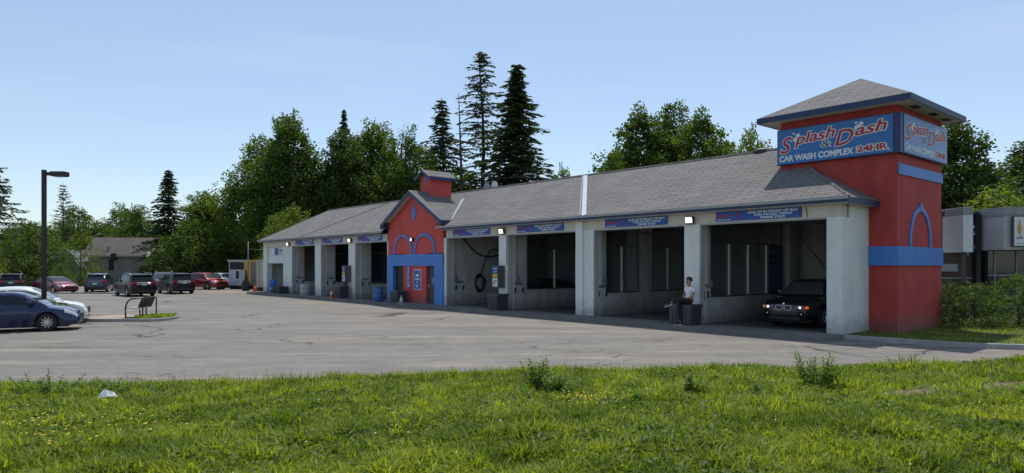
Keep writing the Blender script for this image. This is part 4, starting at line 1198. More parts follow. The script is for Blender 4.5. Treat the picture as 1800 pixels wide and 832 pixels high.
    def top_patch(x0, x1, nm, g):
        V, F = [], []; N = 8
        for i in range(N + 1):
            x = x0 + (x1 - x0) * i / N; s = gsec(x); e = .012
            sl_ = (interp(roof, x + .05) - interp(roof, x - .05)) / .1; nn = Vector((-sl_, 0, 1)).normalized()
            prof = [(s[4][0] - .0, s[4][1]), (s[5][0], s[5][1]), (0, s[6][1]), (-s[5][0], s[5][1]), (-s[4][0], s[4][1])]
            V += [(x + ox + nn.x * e, y, z + nn.z * e) for y, z in prof]
        for i in range(N):
            for k in range(4): F.append((i * 5 + k, (i + 1) * 5 + k, (i + 1) * 5 + k + 1, i * 5 + k + 1))
        MB().add(V, F).build(nm, g, C, True, uv=False)
    top_patch(Cx + .05, D - .10, 'windscreen', pr.get('wsmat', 'carglass_lit'))
    top_patch(A + .06, Bx - .04, 'rear_window', glass)
    # sills, wells, floor
    mb = MB(); mb.box(.25 + ox, L - .3 + ox, -W / 2 + .16, W / 2 - .16, cl - .02, cl + .22)
    for q in wx: mb.box(q - ra + ox, q + ra + ox, -W / 2 + .28, W / 2 - .28, cl, wr * 2 + .1)
    mb.build('underbody', 'dark', C)
    # wheels
    for q in wx:
        for sg in (1, -1):
            c = (q + ox, sg * (W / 2 - .12), wr); tw_ = .105
            ty = MB().lathe([(wr * .66, -tw_), (wr * .93, -tw_), (wr, -tw_ * .7), (wr, tw_ * .7), (wr * .93, tw_), (wr * .66, tw_)], c, 'y', 28, True)
            wh = autosmooth(ty.build('wheel', 'tyre', C))
            rm = MB(); y0 = sg * .06
            rm.lathe([(wr * .66, y0), (wr * .60, y0 + sg * .03), (wr * .55, y0 - sg * .01), (wr * .66, y0 - sg * .04)], c, 'y', 28, True)
            ns = pr.get('spokes', 10)
            for k in range(ns):
                a = 2 * math.pi * k / ns
                ca, sa = math.cos(a), math.sin(a)
                def pt(r, s_, y): return (c[0] + ca * r - sa * s_, c[1] + y, c[2] + sa * r + ca * s_)
                r0, r1, s0, s1 = wr * .10, wr * .60, .016, .020
                yy0, yy1 = y0 + sg * .015, y0 - sg * .015
                vs = [pt(r0, -s0, yy0), pt(r1, -s1, yy0), pt(r1, s1, yy0), pt(r0, s0, yy0), pt(r0, -s0, yy1), pt(r1, -s1, yy1), pt(r1, s1, yy1), pt(r0, s0, yy1)]
                rm.add(vs, [(0, 1, 2, 3), (7, 6, 5, 4), (0, 4, 5, 1), (1, 5, 6, 2), (2, 6, 7, 3), (3, 7, 4, 0)])
            rm.lathe([(.01, y0 + sg * .02), (wr * .16, y0 + sg * .018), (wr * .17, y0 - sg * .02), (.01, y0 - sg * .02)], c, 'y', 16)
            rm.build('rim', pr.get('rim', 'rim'), wh)
            MB().lathe([(.01, y0 - sg * .05), (wr * .64, y0 - sg * .05), (wr * .64, y0 - sg * .06), (.01, y0 - sg * .06)], c, 'y', 24).build('brake_disc', 'dgrey', wh)
    # patches that follow the body skin, for lamps and trim
    def wrap(x0, x1, j0, j1, sg, nm, m, off=.012, N=8, par=C):
        V, F = [], []; K = 4
        for i in range(N + 1):
            x = x0 + (x1 - x0) * i / N; s = sec(x)
            for k in range(K + 1):
                j = j0 + (j1 - j0) * k / K; a = int(min(j, len(s) - 2)); f = j - a
                y = s[a][0] + (s[a + 1][0] - s[a][0]) * f; z = s[a][1] + (s[a + 1][1] - s[a][1]) * f
                ex = off if x0 > L / 2 else -off
                V.append((x + ox + ex * .6, sg * (y + off), z + (off * .5 if j > 3.5 else 0)))
        for i in range(N):
            for k in range(K):
                a = i * (K + 1) + k; F.append((a, a + K + 1, a + K + 2, a + 1))
        return MB().add(V, F).build(nm, m, par, True, uv=False)
    hz = interp(deck, L) 
    for sg in (1, -1):
        wrap(L - .42, L - .015, 3.05, 4.3, sg, 'headlight', pr.get('hl', 'headlight'))
        wrap(.015, .30, 3.0, 4.2, sg, 'tail_light', 'taillight')
        # mirror
        mx0 = D - .52; s = gsec(mx0); zz = s[1][1] + .08
        autosmooth(MB().bbox(mx0 - .09 + ox, mx0 + .09 + ox, sg * (s[0][0] + .02) if sg > 0 else sg * (s[0][0] + .20), sg * (s[0][0] + .20) if sg > 0 else sg * (s[0][0] + .02), zz - .01, zz + .12, .03).build('mirror', pm, C))
        # door handles and gap lines
        for k, hx_ in enumerate(pr['doors'][1:]):
            ss = sec(hx_ + .12); q = ss[3]
            MB().box(hx_ + .06 + ox, hx_ + .24 + ox, min(sg * (q[0] - .005), sg * (q[0] + .025)), max(sg * (q[0] - .005), sg * (q[0] + .025)), q[1] - .06, q[1] - .035).build('door_handle', pm, C)
        gl = MB()
        for dx in pr['doors']:
            ss = sec(dx); pts = [(dx + ox, sg * (y + .003), z) for y, z in ss[0:5]]
            gl.tube(pts, .005, 4)
        gl.build('door_gap', 'dark', C)
    nzx = L + ox; tlx = ox
    zf = interp(deck, L - .02)
    gr = pr.get('grille')
    if gr:
        g = MB().bbox(nzx - .01, nzx + .078, -gr[0], gr[0], gr[1], gr[2], .03).build('grille', 'dark', C)
    MB().bbox(nzx - .02, nzx + .062, -W * .30, W * .30, cl + .07, cl + .2, .02).build('lower_grille', 'dark', C)
    MB().box(tlx - .09, tlx - .078, -.17, .17, pr.get('plz', .75), pr.get('plz', .75) + .12).build('number_plate', 'plate', C)
    MB().bbox(tlx - .085, tlx - .01, -W * .38, W * .38, cl + .1, cl + .26, .02).build('rear_bumper', 'dark', C)
    if pr.get('tl'):
        z0, z1, y0, y1 = pr['tl']
        for sg in (1, -1):
            MB().bbox(tlx - .075, tlx + .02, min(sg * y0, sg * y1), max(sg * y0, sg * y1), z0, z1, .015).build('tail_light', 'taillight', C)
    if pr.get('rails'):
        for sg in (1, -1):
            pts = []
            for i in range(9):
                x = Bx + .1 + (Cx - Bx - .3) * i / 8; s = gsec(x); pts.append((x + ox, sg * (s[3][0] - .02), s[4][1] + (.055 if 0 < i < 8 else .0)))
            MB().tube(pts, .016, 6).build('roof_rail', pr['rails'], C, True)
    if pr.get('spoiler'):
        s = gsec(Bx + .05)
        MB().bbox(Bx - .24 + ox, Bx + .08 + ox, -s[3][0] + .05, s[3][0] - .05, s[4][1] - .03, s[4][1] + .025, .012).build('spoiler', pm, C)
    return C, dict(ox=ox, sec=sec, gsec=gsec, wrap=wrap)

SEDAN = dict(L=4.66, W=1.80, wr=.325, wx=(.98, 3.70), clear=.17,
             deck=[(0, .78), (.04, .98), (.6, 1.03), (1.3, 1.0), (2.4, .965), (3.3, .945), (3.75, .90), (4.3, .80), (4.56, .70), (4.66, .58)],
             roof=[(.62, 1.02), (1.35, 1.34), (1.9, 1.425), (2.5, 1.44), (2.95, 1.38), (3.72, .93)], pillars=(.62, 1.45, 2.88, 3.72),
             panes=[(1.02, 1.32), (1.38, 2.14), (2.22, 3.36)], doors=(1.42, 2.18, 3.12), tl=(.78, .92, .40, .80), plz=.72, grille=(.42, .36, .62))
HATCHSEDAN = dict(SEDAN, L=4.66, spokes=10)
SUV = dict(L=4.85, W=1.93, wr=.375, wx=(.98, 3.83), clear=.22, shoulder=.14, tumble=.17,
           deck=[(0, .95), (.05, 1.08), (.5, 1.12), (2.5, 1.10), (3.5, 1.08), (4.2, 1.02), (4.65, .92), (4.85, .74)],
           roof=[(.10, 1.10), (.22, 1.35), (.50, 1.64), (1.1, 1.71), (2.3, 1.735), (2.9, 1.68), (3.72, 1.09)], pillars=(.14, .52, 2.9, 3.72),
           panes=[(.55, 1.12), (1.20, 2.12), (2.20, 3.30)], doors=(1.16, 2.16, 3.14), tl=(.93, 1.10, .52, .88), plz=.86, grille=(.5, .48, .78), rails='alum', spoiler=True)
CROSS = dict(SUV, L=4.5, W=1.84, wx=(.88, 3.55), deck=[(0, .90), (.05, 1.02), (.5, 1.06), (2.4, 1.04), (3.3, 1.02), (3.9, .97), (4.35, .86), (4.5, .70)],
             roof=[(.10, 1.04), (.22, 1.25), (.6, 1.56), (1.2, 1.63), (2.0, 1.64), (2.6, 1.58), (3.42, 1.03)], pillars=(.14, .62, 2.6, 3.42),
             panes=[(.6, 1.05), (1.12, 1.95), (2.03, 3.0)], doors=(1.08, 1.99, 2.9), tl=(.92, 1.04, .5, .84), plz=.7)
PM = {k: paint('paint_' + k, *v) for k, v in dict(blue=((.006, .016, .070), .4, .3), white=((.70, .71, .69), 0, .35), black=((.004, .004, .005), 0, .45, .3), plum=((.012, .005, .010), 0, .45, .35),
      red=((.24, .012, .022), .45, .3), maroon=((.13, .008, .022), .4, .3), grey=((.045, .052, .080), .5, .35), silver=((.35, .41, .50), .6, .35), dgrn=((.005, .006, .008), 0, .45, .35), mauve=((.08, .05, .08), .5, .3)).items()}
CG = 'cars parked in the lot'
def yaw_of(dx, dy): return math.atan2(dy, dx)
# near left pair: side on, nose to the right
c, u = make_car('parked_car', 'dark blue sedan at the left edge of the lot, nearest the lawn', 'car', (-17.95, 24.25, LOT), R(26), HATCHSEDAN, PM['blue'], CG, .955)
c, u = make_car('parked_car', 'white car behind the dark blue sedan beside the lamp post', 'car', (-19.68, 27.1, LOT), R(26), dict(SEDAN, wr=.32), PM['white'], CG, 1.03)
mb = MB()
for a, b, j0, j1 in [(3.0, 3.42, 2.3, 3.9)]: u['wrap'](3.02, 3.40, 2.4, 3.9, -1, 'fender_patch', 'dark', .008)
u['wrap'](3.46, 3.72, 3.3, 3.95, -1, 'fender_patch', 'dark', .008); u['wrap'](3.78, 4.1, 3.3, 3.95, -1, 'fender_patch', 'dark', .008)
# far row
make_car('parked_car', 'black SUV with silver roof rails parked farthest left by the hedge', 'car', (-44.3, 60.6, LOT), R(122), dict(SUV), PM['dgrn'], CG, .95)
make_car('parked_car', 'dark red sedan parked facing right under the trees behind the lamp post', 'car', (-39.4, 58.9, LOT), R(-30), SEDAN, PM['maroon'], CG, .98)
make_car('parked_car', 'blue grey crossover seen from behind, right of the dark red sedan', 'car', (-37.2, 61.6, LOT), R(112), dict(CROSS, rails='alum'), PM['grey'], CG, 1.0)
make_car('parked_car', 'black SUV seen from behind in the middle of the lot, left of the plum one', 'car', (-29.3, 53.0, LOT), R(134), dict(SUV), PM['black'], CG, 1.0)
make_car('parked_car', 'dark plum SUV seen from behind, left of the bright red crossover', 'car', (-28.6, 58.0, LOT), R(132), dict(SUV, rails=None), PM['plum'], CG, 1.0)
make_car('parked_car', 'pale silver blue car squeezed between the two dark SUVs', 'car', (-33.6, 61.9, LOT), R(-50), SEDAN, PM['silver'], CG, .95)
make_car('parked_car', 'mauve crossover half hidden behind the dark plum SUV', 'car', (-34.2, 67.0, LOT), R(-70), CROSS, PM['mauve'], CG, 1.05)
make_car('parked_car', 'bright red crossover parked under the dark trees, nose to the right', 'car', (-30.3, 67.8, LOT), R(-30), dict(CROSS, rails=None, hl='chrome'), PM['red'], CG, 1.02)
make_car('parked_car', 'white car with pale roof behind the bright red crossover', 'car', (-31.3, 74.5, LOT), R(-45), CROSS, PM['white'], CG, .95)
# black car in the wash bay, nose out
cl_ = LW(-2.28, 3.05, .006)
c, u = make_car('car', 'black car with lit headlights standing in the right-hand wash bay', 'car', cl_, TH - math.pi / 2, dict(CROSS, L=4.55, W=1.86, rails=None, spokes=10,
      deck=[(0, .90), (.05, 1.04), (.5, 1.08), (2.4, 1.07), (3.3, 1.05), (3.9, 1.0), (4.38, .93), (4.55, .82)], grille=None, hl='dark',
      roof=[(.10, 1.04), (.22, 1.3), (.6, 1.60), (1.2, 1.67), (2.2, 1.68), (2.75, 1.61), (3.5, 1.05)], pillars=(.14, .62, 2.75, 3.5)), paint('paint_jet', (.006, .006, .008), .2, .25), None, 1.0)
M['hl_on'] = emit('headlight_on', (.95, .98, 1), 1.8); M['ind_on'] = emit('indicator_on', (1, .16, .01), .55)
ox = 4.55 / 2
M['dimlens'] = glass_mat('dim_headlight_lens', (.12, .13, .14), 0, .1)
gm = MB()
for sg in (1, -1):
    o_, N = [], 16
    for k in range(N):
        a = 2 * math.pi * k / N; o_.append((sg * .155 + .13 * abs(math.cos(a)) ** .6 * (1 if math.cos(a) > 0 else -1), .70 + .085 * abs(math.sin(a)) ** .6 * (1 if math.sin(a) > 0 else -1)))
    k1 = MB().tube([(ox + .10, y, z) for y, z in o_] + [(ox + .10, *o_[0])], .012, 6, False).build('grille_ring', 'chrome', c, True)
    mb = MB(); mb.prism(o_[::-1], ox + .02, ox + .09, 'x'); gb = mb.build('kidney_grille', 'dark', c)
    mb = MB()
    for i in range(6):
        y = sg * .155 - .1 + i * .04; mb.box(ox + .091, ox + .098, y - .004, y + .004, .63, .77)
    mb.build('grille_bars', 'mgrey', gb)
    a, b = sorted((sg * .42, sg * .72)); hl = MB().bbox(ox - .06, ox + .085, a, b, .66, .79, .03).build('headlight', 'dimlens', c)
    autosmooth(MB().lathe([(.001, ox + .105), (.036, ox + .102), (.04, ox + .08), (.001, ox + .08)], (0, sg * .58, .725), 'x', 14).build('lamp', 'hl_on', hl))
    a, b = sorted((sg * .735, sg * .80)); MB().bbox(ox - .12, ox + .03, a, b, .68, .77, .02).build('indicator', 'ind_on', c)
    MB().lathe([(.001, ox + .08), (.022, ox + .078), (.022, ox + .05), (.001, ox + .05)], (0, sg * .62, .50), 'x', 10).build('fog_lamp', 'chrome', c)
MB().lathe([(.001, ox + .09), (.035, ox + .088), (.035, ox + .0), (.001, ox + .0)], (0, 0, .835), 'x', 14).build('badge', 'chrome', c)
# dark car waiting in the bay with the coiled hose, seen through the bay windows
make_car('car', 'dark car standing inside the bay behind the coiled hose, seen through the windows', 'car', LW(-19.1, 5.6, .006), TH - math.pi / 2, dict(SEDAN, L=4.3, wx=(.85, 3.4), deck=[(0, .78), (.04, .98), (.6, 1.03), (2.4, .965), (3.3, .92), (4.0, .8), (4.2, .70), (4.3, .58)]), PM['black'], None, 1.0)
# ================================================================== vegetation
def leaves(rs, C, L, Wd, up=.3, droop=0.):
    """one folded leaf (two triangles sharing the midrib -> 4 corners) at each centre"""
    n = len(C)
    d = rs.normal(size=(n, 3)); d[:, 2] = d[:, 2] * .6 - droop; d /= np.linalg.norm(d, axis=1)[:, None]
    q = rs.normal(size=(n, 3)); q[:, 2] *= 1 - up
    s = np.cross(d, q); s /= np.linalg.norm(s, axis=1)[:, None] + 1e-9
    l = L * rs.uniform(.6, 1.25, n)[:, None]; w = Wd * rs.uniform(.6, 1.25, n)[:, None]
    V = np.stack([C - d * l / 2, C - s * w / 2 + d * l * .06, C + d * l / 2, C + s * w / 2 + d * l * .06], 1).reshape(-1, 3)
    F = np.arange(4 * n).reshape(-1, 4)
    return V, F

def crown_deciduous(seed, h, w, base=.12, nl=46, ncl=26, nleaf=15, leaf=(.30, .19), shape=1., lobe=(.15, .26), irregular=.25):
    rs = np.random.RandomState(seed)
    ang = rs.uniform(0, 2 * np.pi, 8); amp = rs.uniform(.5, 1, 8)
    lob = []; tries = 0
    while len(lob) < nl and tries < 4000:
        tries += 1
        t = rs.uniform(0, 1); a = rs.uniform(0, 2 * np.pi)
        prof = (math.sin(math.pi * min(1, (t * .93 + .07)) ** .72) ** .62) * (1 + irregular * math.sin(a * 2 + ang[0] + t * 5) * amp[0])
        rr = w / 2 * prof * rs.uniform(.25, .92) ** .55
        lr = w * rs.uniform(*lobe) * (1 - .55 * t)
        c = np.array([rr * math.cos(a), rr * math.sin(a), h * (base + (1 - base) * t * .97) - lr * .4])
        if all(np.linalg.norm((c - p) / (1, 1, 1.0)) > (lr + r_) * .52 for p, r_ in lob): lob.append((c, lr))
    C = []
    for c, lr in lob:
        k = max(6, int(ncl * (lr / (w * .2)) ** 2))
        d = rs.normal(size=(k, 3)); d /= np.linalg.norm(d, axis=1)[:, None]
        d[:, 2] *= .85
        cc = c + d * lr * rs.uniform(.55, 1.28, (k, 1))
        for p in cc:
            m = rs.poisson(nleaf)
            if m: C.append(p + rs.normal(size=(m, 3)) * (lr * .17 + .07))
    C = np.concatenate(C)
    C = C[C[:, 2] > .15]
    return (*leaves(rs, C, *leaf), lob)

def trunk_mesh(name, h, r, lob, seed, base=.15, fork=True):
    rs = random.Random(seed); mb = MB()
    pts = []; n = 9
    for i in range(n):
        t = i / (n - 1); pts.append((math.sin(t * 3 + seed) * .02 * h * t, math.cos(t * 2.3 + seed) * .02 * h * t, h * .93 * t - .2 * (i == 0)))
    mb.tube(pts, [r * (1.35 if i == 0 else 1) * (1 - .9 * i / (n - 1)) + .02 for i in range(n)], 8)
    if fork:
        for c, lr in lob:
            z = max(.1 * h, c[2] - np.hypot(c[0], c[1]) * .9 - lr * .3); t = z / (h * .93)
            i = min(n - 2, int(t * (n - 1))); f = t * (n - 1) - i
            a = Vector(pts[i]).lerp(Vector(pts[i + 1]), f); b = Vector(c); m_ = a.lerp(b, .5) + Vector((0, 0, -.06 * (b - a).length))
            rr = max(.03, r * (1 - t) * .42)
            mb.tube([a, m_, b], [rr, rr * .7, .02], 5, False)
    o = mb.build(name, 'bark', None, True, uv=False); me = o.data; bpy.data.objects.remove(o); return me

def crown_conifer(seed, h, w, z0=.08, step=.42, nb=(5, 8), droop=.35, ragged=.25, dens=1., leaf=(.42, .13), taper=1., curl=.0):
    rs = np.random.RandomState(seed); C = []; D = []; br = []
    z = h * z0
    while z < h * .985:
        t = (z / h - z0) / (1 - z0)
        R0 = w / 2 * ((1 - t) ** taper) * (1 if t > .12 else .6 + 3.3 * t) + .12
        n = rs.randint(*nb) if t < .9 else 4
        a0 = rs.uniform(0, 6.28)
        for k in range(n):
            a = a0 + 6.283 * k / n + rs.normal() * .25; Lb = R0 * (1 + ragged * rs.normal())
            if Lb < .12: continue
            up = (.30 + .5 * t) ; m = max(3, int(Lb / .22))
            dirv = np.array([math.cos(a), math.sin(a), 0]); side = np.array([-math.sin(a), math.cos(a), 0])
            pts = []
            for j in range(m + 1):
                s = j / m; zz = z + Lb * (up * s * .6 - droop * (s ** 2)) + curl * s ** 3 * Lb
                pts.append(np.array([0, 0, zz]) + dirv * Lb * s)
            br.append(pts)
            for j in range(m + 1):
                s = j / m
                kk = rs.poisson(dens * (7 if s > .15 else 3))
                wd = .10 + .30 * Lb * .35 * math.sin(math.pi * min(1, s * .9 + .1))
                for q in range(kk):
                    sg = rs.choice([-1, 1]); off = abs(rs.normal()) * wd
                    p = pts[j] + side * sg * off + np.array([0, 0, -.30 * off * (1 + droop) - abs(rs.normal()) * .05]) + dirv * rs.normal() * .08
                    d = dirv * rs.uniform(.3, 1) + side * sg * rs.uniform(.1, 1) + np.array([0, 0, -rs.uniform(.1, .9) * (droop + .25)])
                    C.append(p); D.append(d / np.linalg.norm(d))
        z += step * (1 - .45 * t) * rs.uniform(.75, 1.25)
    C = np.array(C); D = np.array(D); n = len(C)
    q = rs.normal(size=(n, 3)); s = np.cross(D, q); s /= np.linalg.norm(s, axis=1)[:, None] + 1e-9
    l = leaf[0] * rs.uniform(.6, 1.3, n)[:, None]; w_ = leaf[1] * rs.uniform(.7, 1.3, n)[:, None]
    V = np.stack([C - D * l / 2, C - s * w_ / 2, C + D * l / 2, C + s * w_ / 2], 1).reshape(-1, 3)
    return V, np.arange(4 * n).reshape(-1, 4), br

def conifer_trunk(name, h, r, br, seed, every=1, br_r=.035):
    mb = MB(); n = 8
    pts = [(.01 * h * math.sin(i * .8 + seed) * i / n, .008 * h * math.cos(i + seed) * i / n, h * .99 * i / (n - 1) - .2 * (i == 0)) for i in range(n)]
    mb.tube(pts, [r * (1 - .95 * i / (n - 1)) + .012 for i in range(n)], 8)
    for p in br[::every]:
        mb.tube([tuple(p[0]), tuple(p[len(p) // 2]), tuple(p[-1])], [br_r, br_r * .7, .01], 4, False)
    o = mb.build(name, 'bark', None, True, uv=False); me = o.data; bpy.data.objects.remove(o); return me

def as_mesh(V, F, m, name='crown'):
    o = bulk(name, V, F, m); me = o.data; bpy.data.objects.remove(o); return me

PROTO = {}
def proto_dec(key, seed, h, w, m, **k):
    V, F, lob = crown_deciduous(seed, h, w, **k); PROTO[key] = (h, w, as_mesh(V, F, m), trunk_mesh('trunk', h, .018 * h, lob, seed))
def proto_con(key, seed, h, w, tr=.011, br_every=2, **k):
    V, F, br = crown_conifer(seed, h, w, **k); PROTO[key] = (h, w, as_mesh(V, F, 'needle'), conifer_trunk('trunk', h, tr * h, br, seed, br_every))
proto_dec('broad1', 11, 18, 10, 'leafA', base=.06, nl=70, ncl=46, nleaf=17, lobe=(.16, .30), leaf=(.32, .22))
proto_dec('broad2', 12, 18, 9.5, 'leafA', base=.06, nl=70, ncl=44, nleaf=17, lobe=(.15, .28), leaf=(.32, .22))
proto_dec('tall1', 13, 20, 7.5, 'leafA', base=.05, nl=80, ncl=38, nleaf=17, lobe=(.20, .36), leaf=(.32, .22))
proto_dec('tall2', 14, 20, 7.2, 'leafC', base=.05, nl=76, ncl=38, nleaf=17, lobe=(.20, .36), leaf=(.32, .22), irregular=.3)
proto_dec('clump1', 15, 18, 7.0, 'leafC', base=.25, nl=56, ncl=42, nleaf=18, lobe=(.18, .34), leaf=(.32, .22), irregular=.35)
proto_dec('clump2', 16, 18, 7.5, 'leafA', base=.22, nl=56, ncl=40, nleaf=18, lobe=(.18, .32), leaf=(.32, .22), irregular=.4)
proto_dec('lite1', 17, 14, 8.5, 'leafB', base=.08, nl=60, ncl=40, nleaf=16, lobe=(.16, .28))
proto_dec('bush1', 18, 7, 8, 'leafA', base=.02, nl=48, ncl=26, nleaf=14, leaf=(.26, .15), lobe=(.12, .22))
proto_dec('bush2', 19, 7, 8, 'leafB', base=.02, nl=44, ncl=26, nleaf=14, leaf=(.26, .13), lobe=(.12, .22))
proto_con('dense', 21, 24, 8.0, step=.46, nb=(5, 9), droop=.42, ragged=.42, dens=1.0, leaf=(.5, .17), z0=.03)
proto_con('spruce', 22, 15, 6.5, step=.44, nb=(5, 8), droop=.35, ragged=.3, dens=.9, leaf=(.42, .15), z0=.03)
proto_con('ragged', 23, 22, 5.6, step=.62, nb=(4, 6), droop=.5, ragged=.38, dens=.95, leaf=(.42, .15), z0=.2, taper=.8)
proto_con('sparse', 24, 24, 5.0, step=.72, nb=(3, 6), droop=.30, ragged=.5, dens=.85, leaf=(.40, .13), z0=.25, taper=.55, br_every=1)
proto_con('open', 25, 14, 5.4, step=.62, nb=(4, 6), droop=.12, ragged=.3, dens=.45, leaf=(.34, .10), z0=.15, taper=.75, br_every=1)
proto_con('droopy', 26, 14, 7.5, step=.62, nb=(4, 7), droop=.55, ragged=.28, dens=.75, leaf=(.42, .14), z0=.12, taper=.7, curl=.25, br_every=1)
TG = 'trees standing behind the car wash and the lot'
def tree(key, x, y, h, w, label, rz=0, name='tree', cat='tree', group=TG, z=-.3, leafm=None):
    H, W_, cr, tk = PROTO[key]
    t = thing(name, label, cat, (x, y, z), rz, group); t.scale = (w / W_, w / W_, h / H)
    for nm, me in (('trunk', tk), ('crown', cr)):
        o = bpy.data.objects.new(nm, me); col.objects.link(o); o.parent = t
        if nm == 'crown' and leafm:
            o.material_slots[0].link = 'OBJECT'; o.material_slots[0].material = M[leafm]
    return t
TREES = [
 ('droopy', -59.6, 78, 14.4, 8.6, 'conifer with drooping branches at the far left edge', 0, 'conifer_tree'),
 ('open', -64.4, 98, 14.4, 5.0, 'thin open conifer right of the street lamp', 0, 'conifer_tree'),
 ('bush2', -56.5, 73, 5.3, 6.0, 'bright yellow green shrub low at the far left edge', 0, 'bush'),
 ('broad2', -63.0, 90, 8.4, 9, 'low rounded tree just left of the street lamp, behind the hedge', 0),
 ('bush1', -54.6, 77, 7.2, 8, 'dense green bush behind the street lamp and the dark red sedan', 1, 'bush'),
 ('bush2', -49.9, 79, 6.3, 5, 'light green bush overlapping the left side of the brick house', 2, 'bush'),
 ('broad1', -71.5, 112, 12.3, 8.6, 'round tree showing above the house, leftmost of three', 0),
 ('broad2', -66.0, 115, 12.9, 8.8, 'round tree showing above the house, middle of three', 1),
 ('broad1', -60.0, 110, 12.3, 8.6, 'round tree showing above the house, rightmost of three', 2),
 ('spruce', -42.3, 84, 14.4, 7.2, 'pointed dark spruce right of the brick house', 0, 'conifer_tree'),
 ('tall2', -38.0, 84, 11.9, 6.0, 'narrow green tree just right of the pointed spruce', 1),
 ('broad2', -39.0, 93, 10.4, 7, 'rounded tree in the gap left of the tallest leafy tree', 4),
 ('bush1', -40.0, 79, 5.8, 5.4, 'dark bush against the right end of the brick house', 2, 'bush'),
 ('bush1', -36.2, 79, 7.6, 8.5, 'dark bush behind the plum SUV', 3, 'bush'),
 ('bush1', -32.4, 80, 6.6, 7, 'dark bush behind the bright red crossover', 5, 'bush'),
 ('bush2', -27.5, 78, 6.5, 6.5, 'dark bush behind the grey storage container', 5, 'bush'),
 ('broad1', -30.4, 83, 18.4, 9.8, 'broad leafy tree left of the car wash roof, lower of the big pair', 1),
 ('tall1', -26.2, 80, 21.0, 7.6, 'tall leafy tree above the far end of the car wash roof', 0),
 ('lite1', -21.7, 67, 8.4, 5.6, 'small light green tree just behind the far end of the roof', 0),
 ('spruce', -22.6, 92, 23.9, 5.0, 'spruce whose tip shows above the leafy trees', 3, 'conifer_tree'),
 ('tall2', -19.9, 80, 19.0, 6.6, 'leafy tree in front of the spruce tip, right of the sky gap', 2),
 ('tall1', -17.0, 84, 20.7, 8.4, 'leafy tree behind the roof, midway between sky gap and red cupola', 4),
 ('broad2', -13.0, 81, 19.0, 8.4, 'leafy tree behind the roof just left of the red cupola', 2),
 ('broad1', -10.9, 87, 18.0, 9.0, 'yellow green tree straight behind the red cupola', 5),
 ('ragged', -8.2, 80, 22.3, 8.2, 'ragged dark spruce above the red cupola', 0, 'conifer_tree'),
 ('sparse', -3.55, 80, 27.5, 7.6, 'tallest thin spruce with gaps between its branches', 1, 'conifer_tree'),
 ('dense', .5, 74, 24.5, 12.0, 'tall dense dark spruce, right one of the pair behind the roof', 2, 'conifer_tree'),
 ('broad1', -7.2, 92, 16.0, 10.5, 'leafy tree filling the gap behind the dead tree', 3),
 ('lite1', -2.4, 95, 14.4, 9.5, 'light green tree low between the two tall spruces', 2),
 ('lite1', 6.2, 90, 15.8, 7.4, 'pale green treetop just showing over the middle of the roof', 1),
 ('clump2', 9.8, 66, 13.6, 4.0, 'small treetop at the left of the group behind the long roof', 1),
 ('clump1', 13.0, 70, 18.7, 7.0, 'rounded dark tree in the group behind the long roof, left of its tallest', 0),
 ('clump2', 16.8, 72, 19.9, 5.8, 'tallest tree of the group behind the long roof', 2),
 ('clump1', 18.8, 68, 17.9, 7.0, 'rounded tree right of the tallest one behind the long roof', 3),
 ('clump2', 22.6, 72, 15.8, 6.0, 'lower tree between the roof group and the red tower', 4),
 ('lite1', 23.6, 66, 16.0, 7.0, 'light green tree touching the left side of the blue tower sign', 4),
 ('clump1', 33.6, 52, 13.6, 6.6, 'dark tree just right of the red tower', 5),
 ('clump1', 45.3, 60, 13.2, 8.5, 'dark tree at the right edge of the picture', 1),
 ('clump2', 38.6, 56, 10.0, 5.5, 'smaller tree between the tower tree and the right edge', 3),
 ('lite1', 29.6, 41, 7.2, 7.6, 'bright yellow green tree above the neighbouring shop roof', 4),
]
LM = {4: 'leafA', 6: 'leafD', 7: 'leafA', 10: 'leafD', 11: 'leafA', 16: 'leafD', 17: 'leafA', 20: 'leafC', 21: 'leafD', 22: 'leafA', 23: 'leafB', 27: 'leafD', 30: 'leafD', 31: 'leafA', 33: 'leafD', 34: 'leafD', 38: 'leafD'}
for i, r_ in enumerate(TREES):
    nm = r_[7] if len(r_) > 7 else 'tree'
    cat = {'conifer_tree': 'conifer', 'bush': 'bush'}.get(nm, 'tree')
    tree(r_[0], r_[1], r_[2], r_[3] + .15, r_[4], r_[5], r_[6], nm, cat, leafm=LM.get(i))
# dead tree
t = thing('dead_tree', 'bare dead tree trunk between the ragged spruce and the tallest spruce', 'dead tree', (-5.75, 78, -.3), 0, TG)
mb = MB(); mb.tube([(0, 0, 0), (.1, 0, 8), (-.1, 0, 15), (-.35, 0, 22.2)], [.26, .2, .13, .03], 8)
mb.build('trunk', 'bark', t, True)
mb = MB(); rs = random.Random(5)
for i in range(34):
    z = 9 + i * .38; a = rs.uniform(0, 6.28); l = rs.uniform(.5, 1.6) * (1.2 - (z - 9) / 22)
    p = Vector((-.02 * (z - 8), 0, z)); d = Vector((math.cos(a), math.sin(a), rs.uniform(-.1, .5)))
    mb.tube([p, p + d * l * .5, p + d * l + Vector((0, 0, .15 * l))], [.03, .022, .008], 4, False)
mb.build('branch', 'bark', t, True)
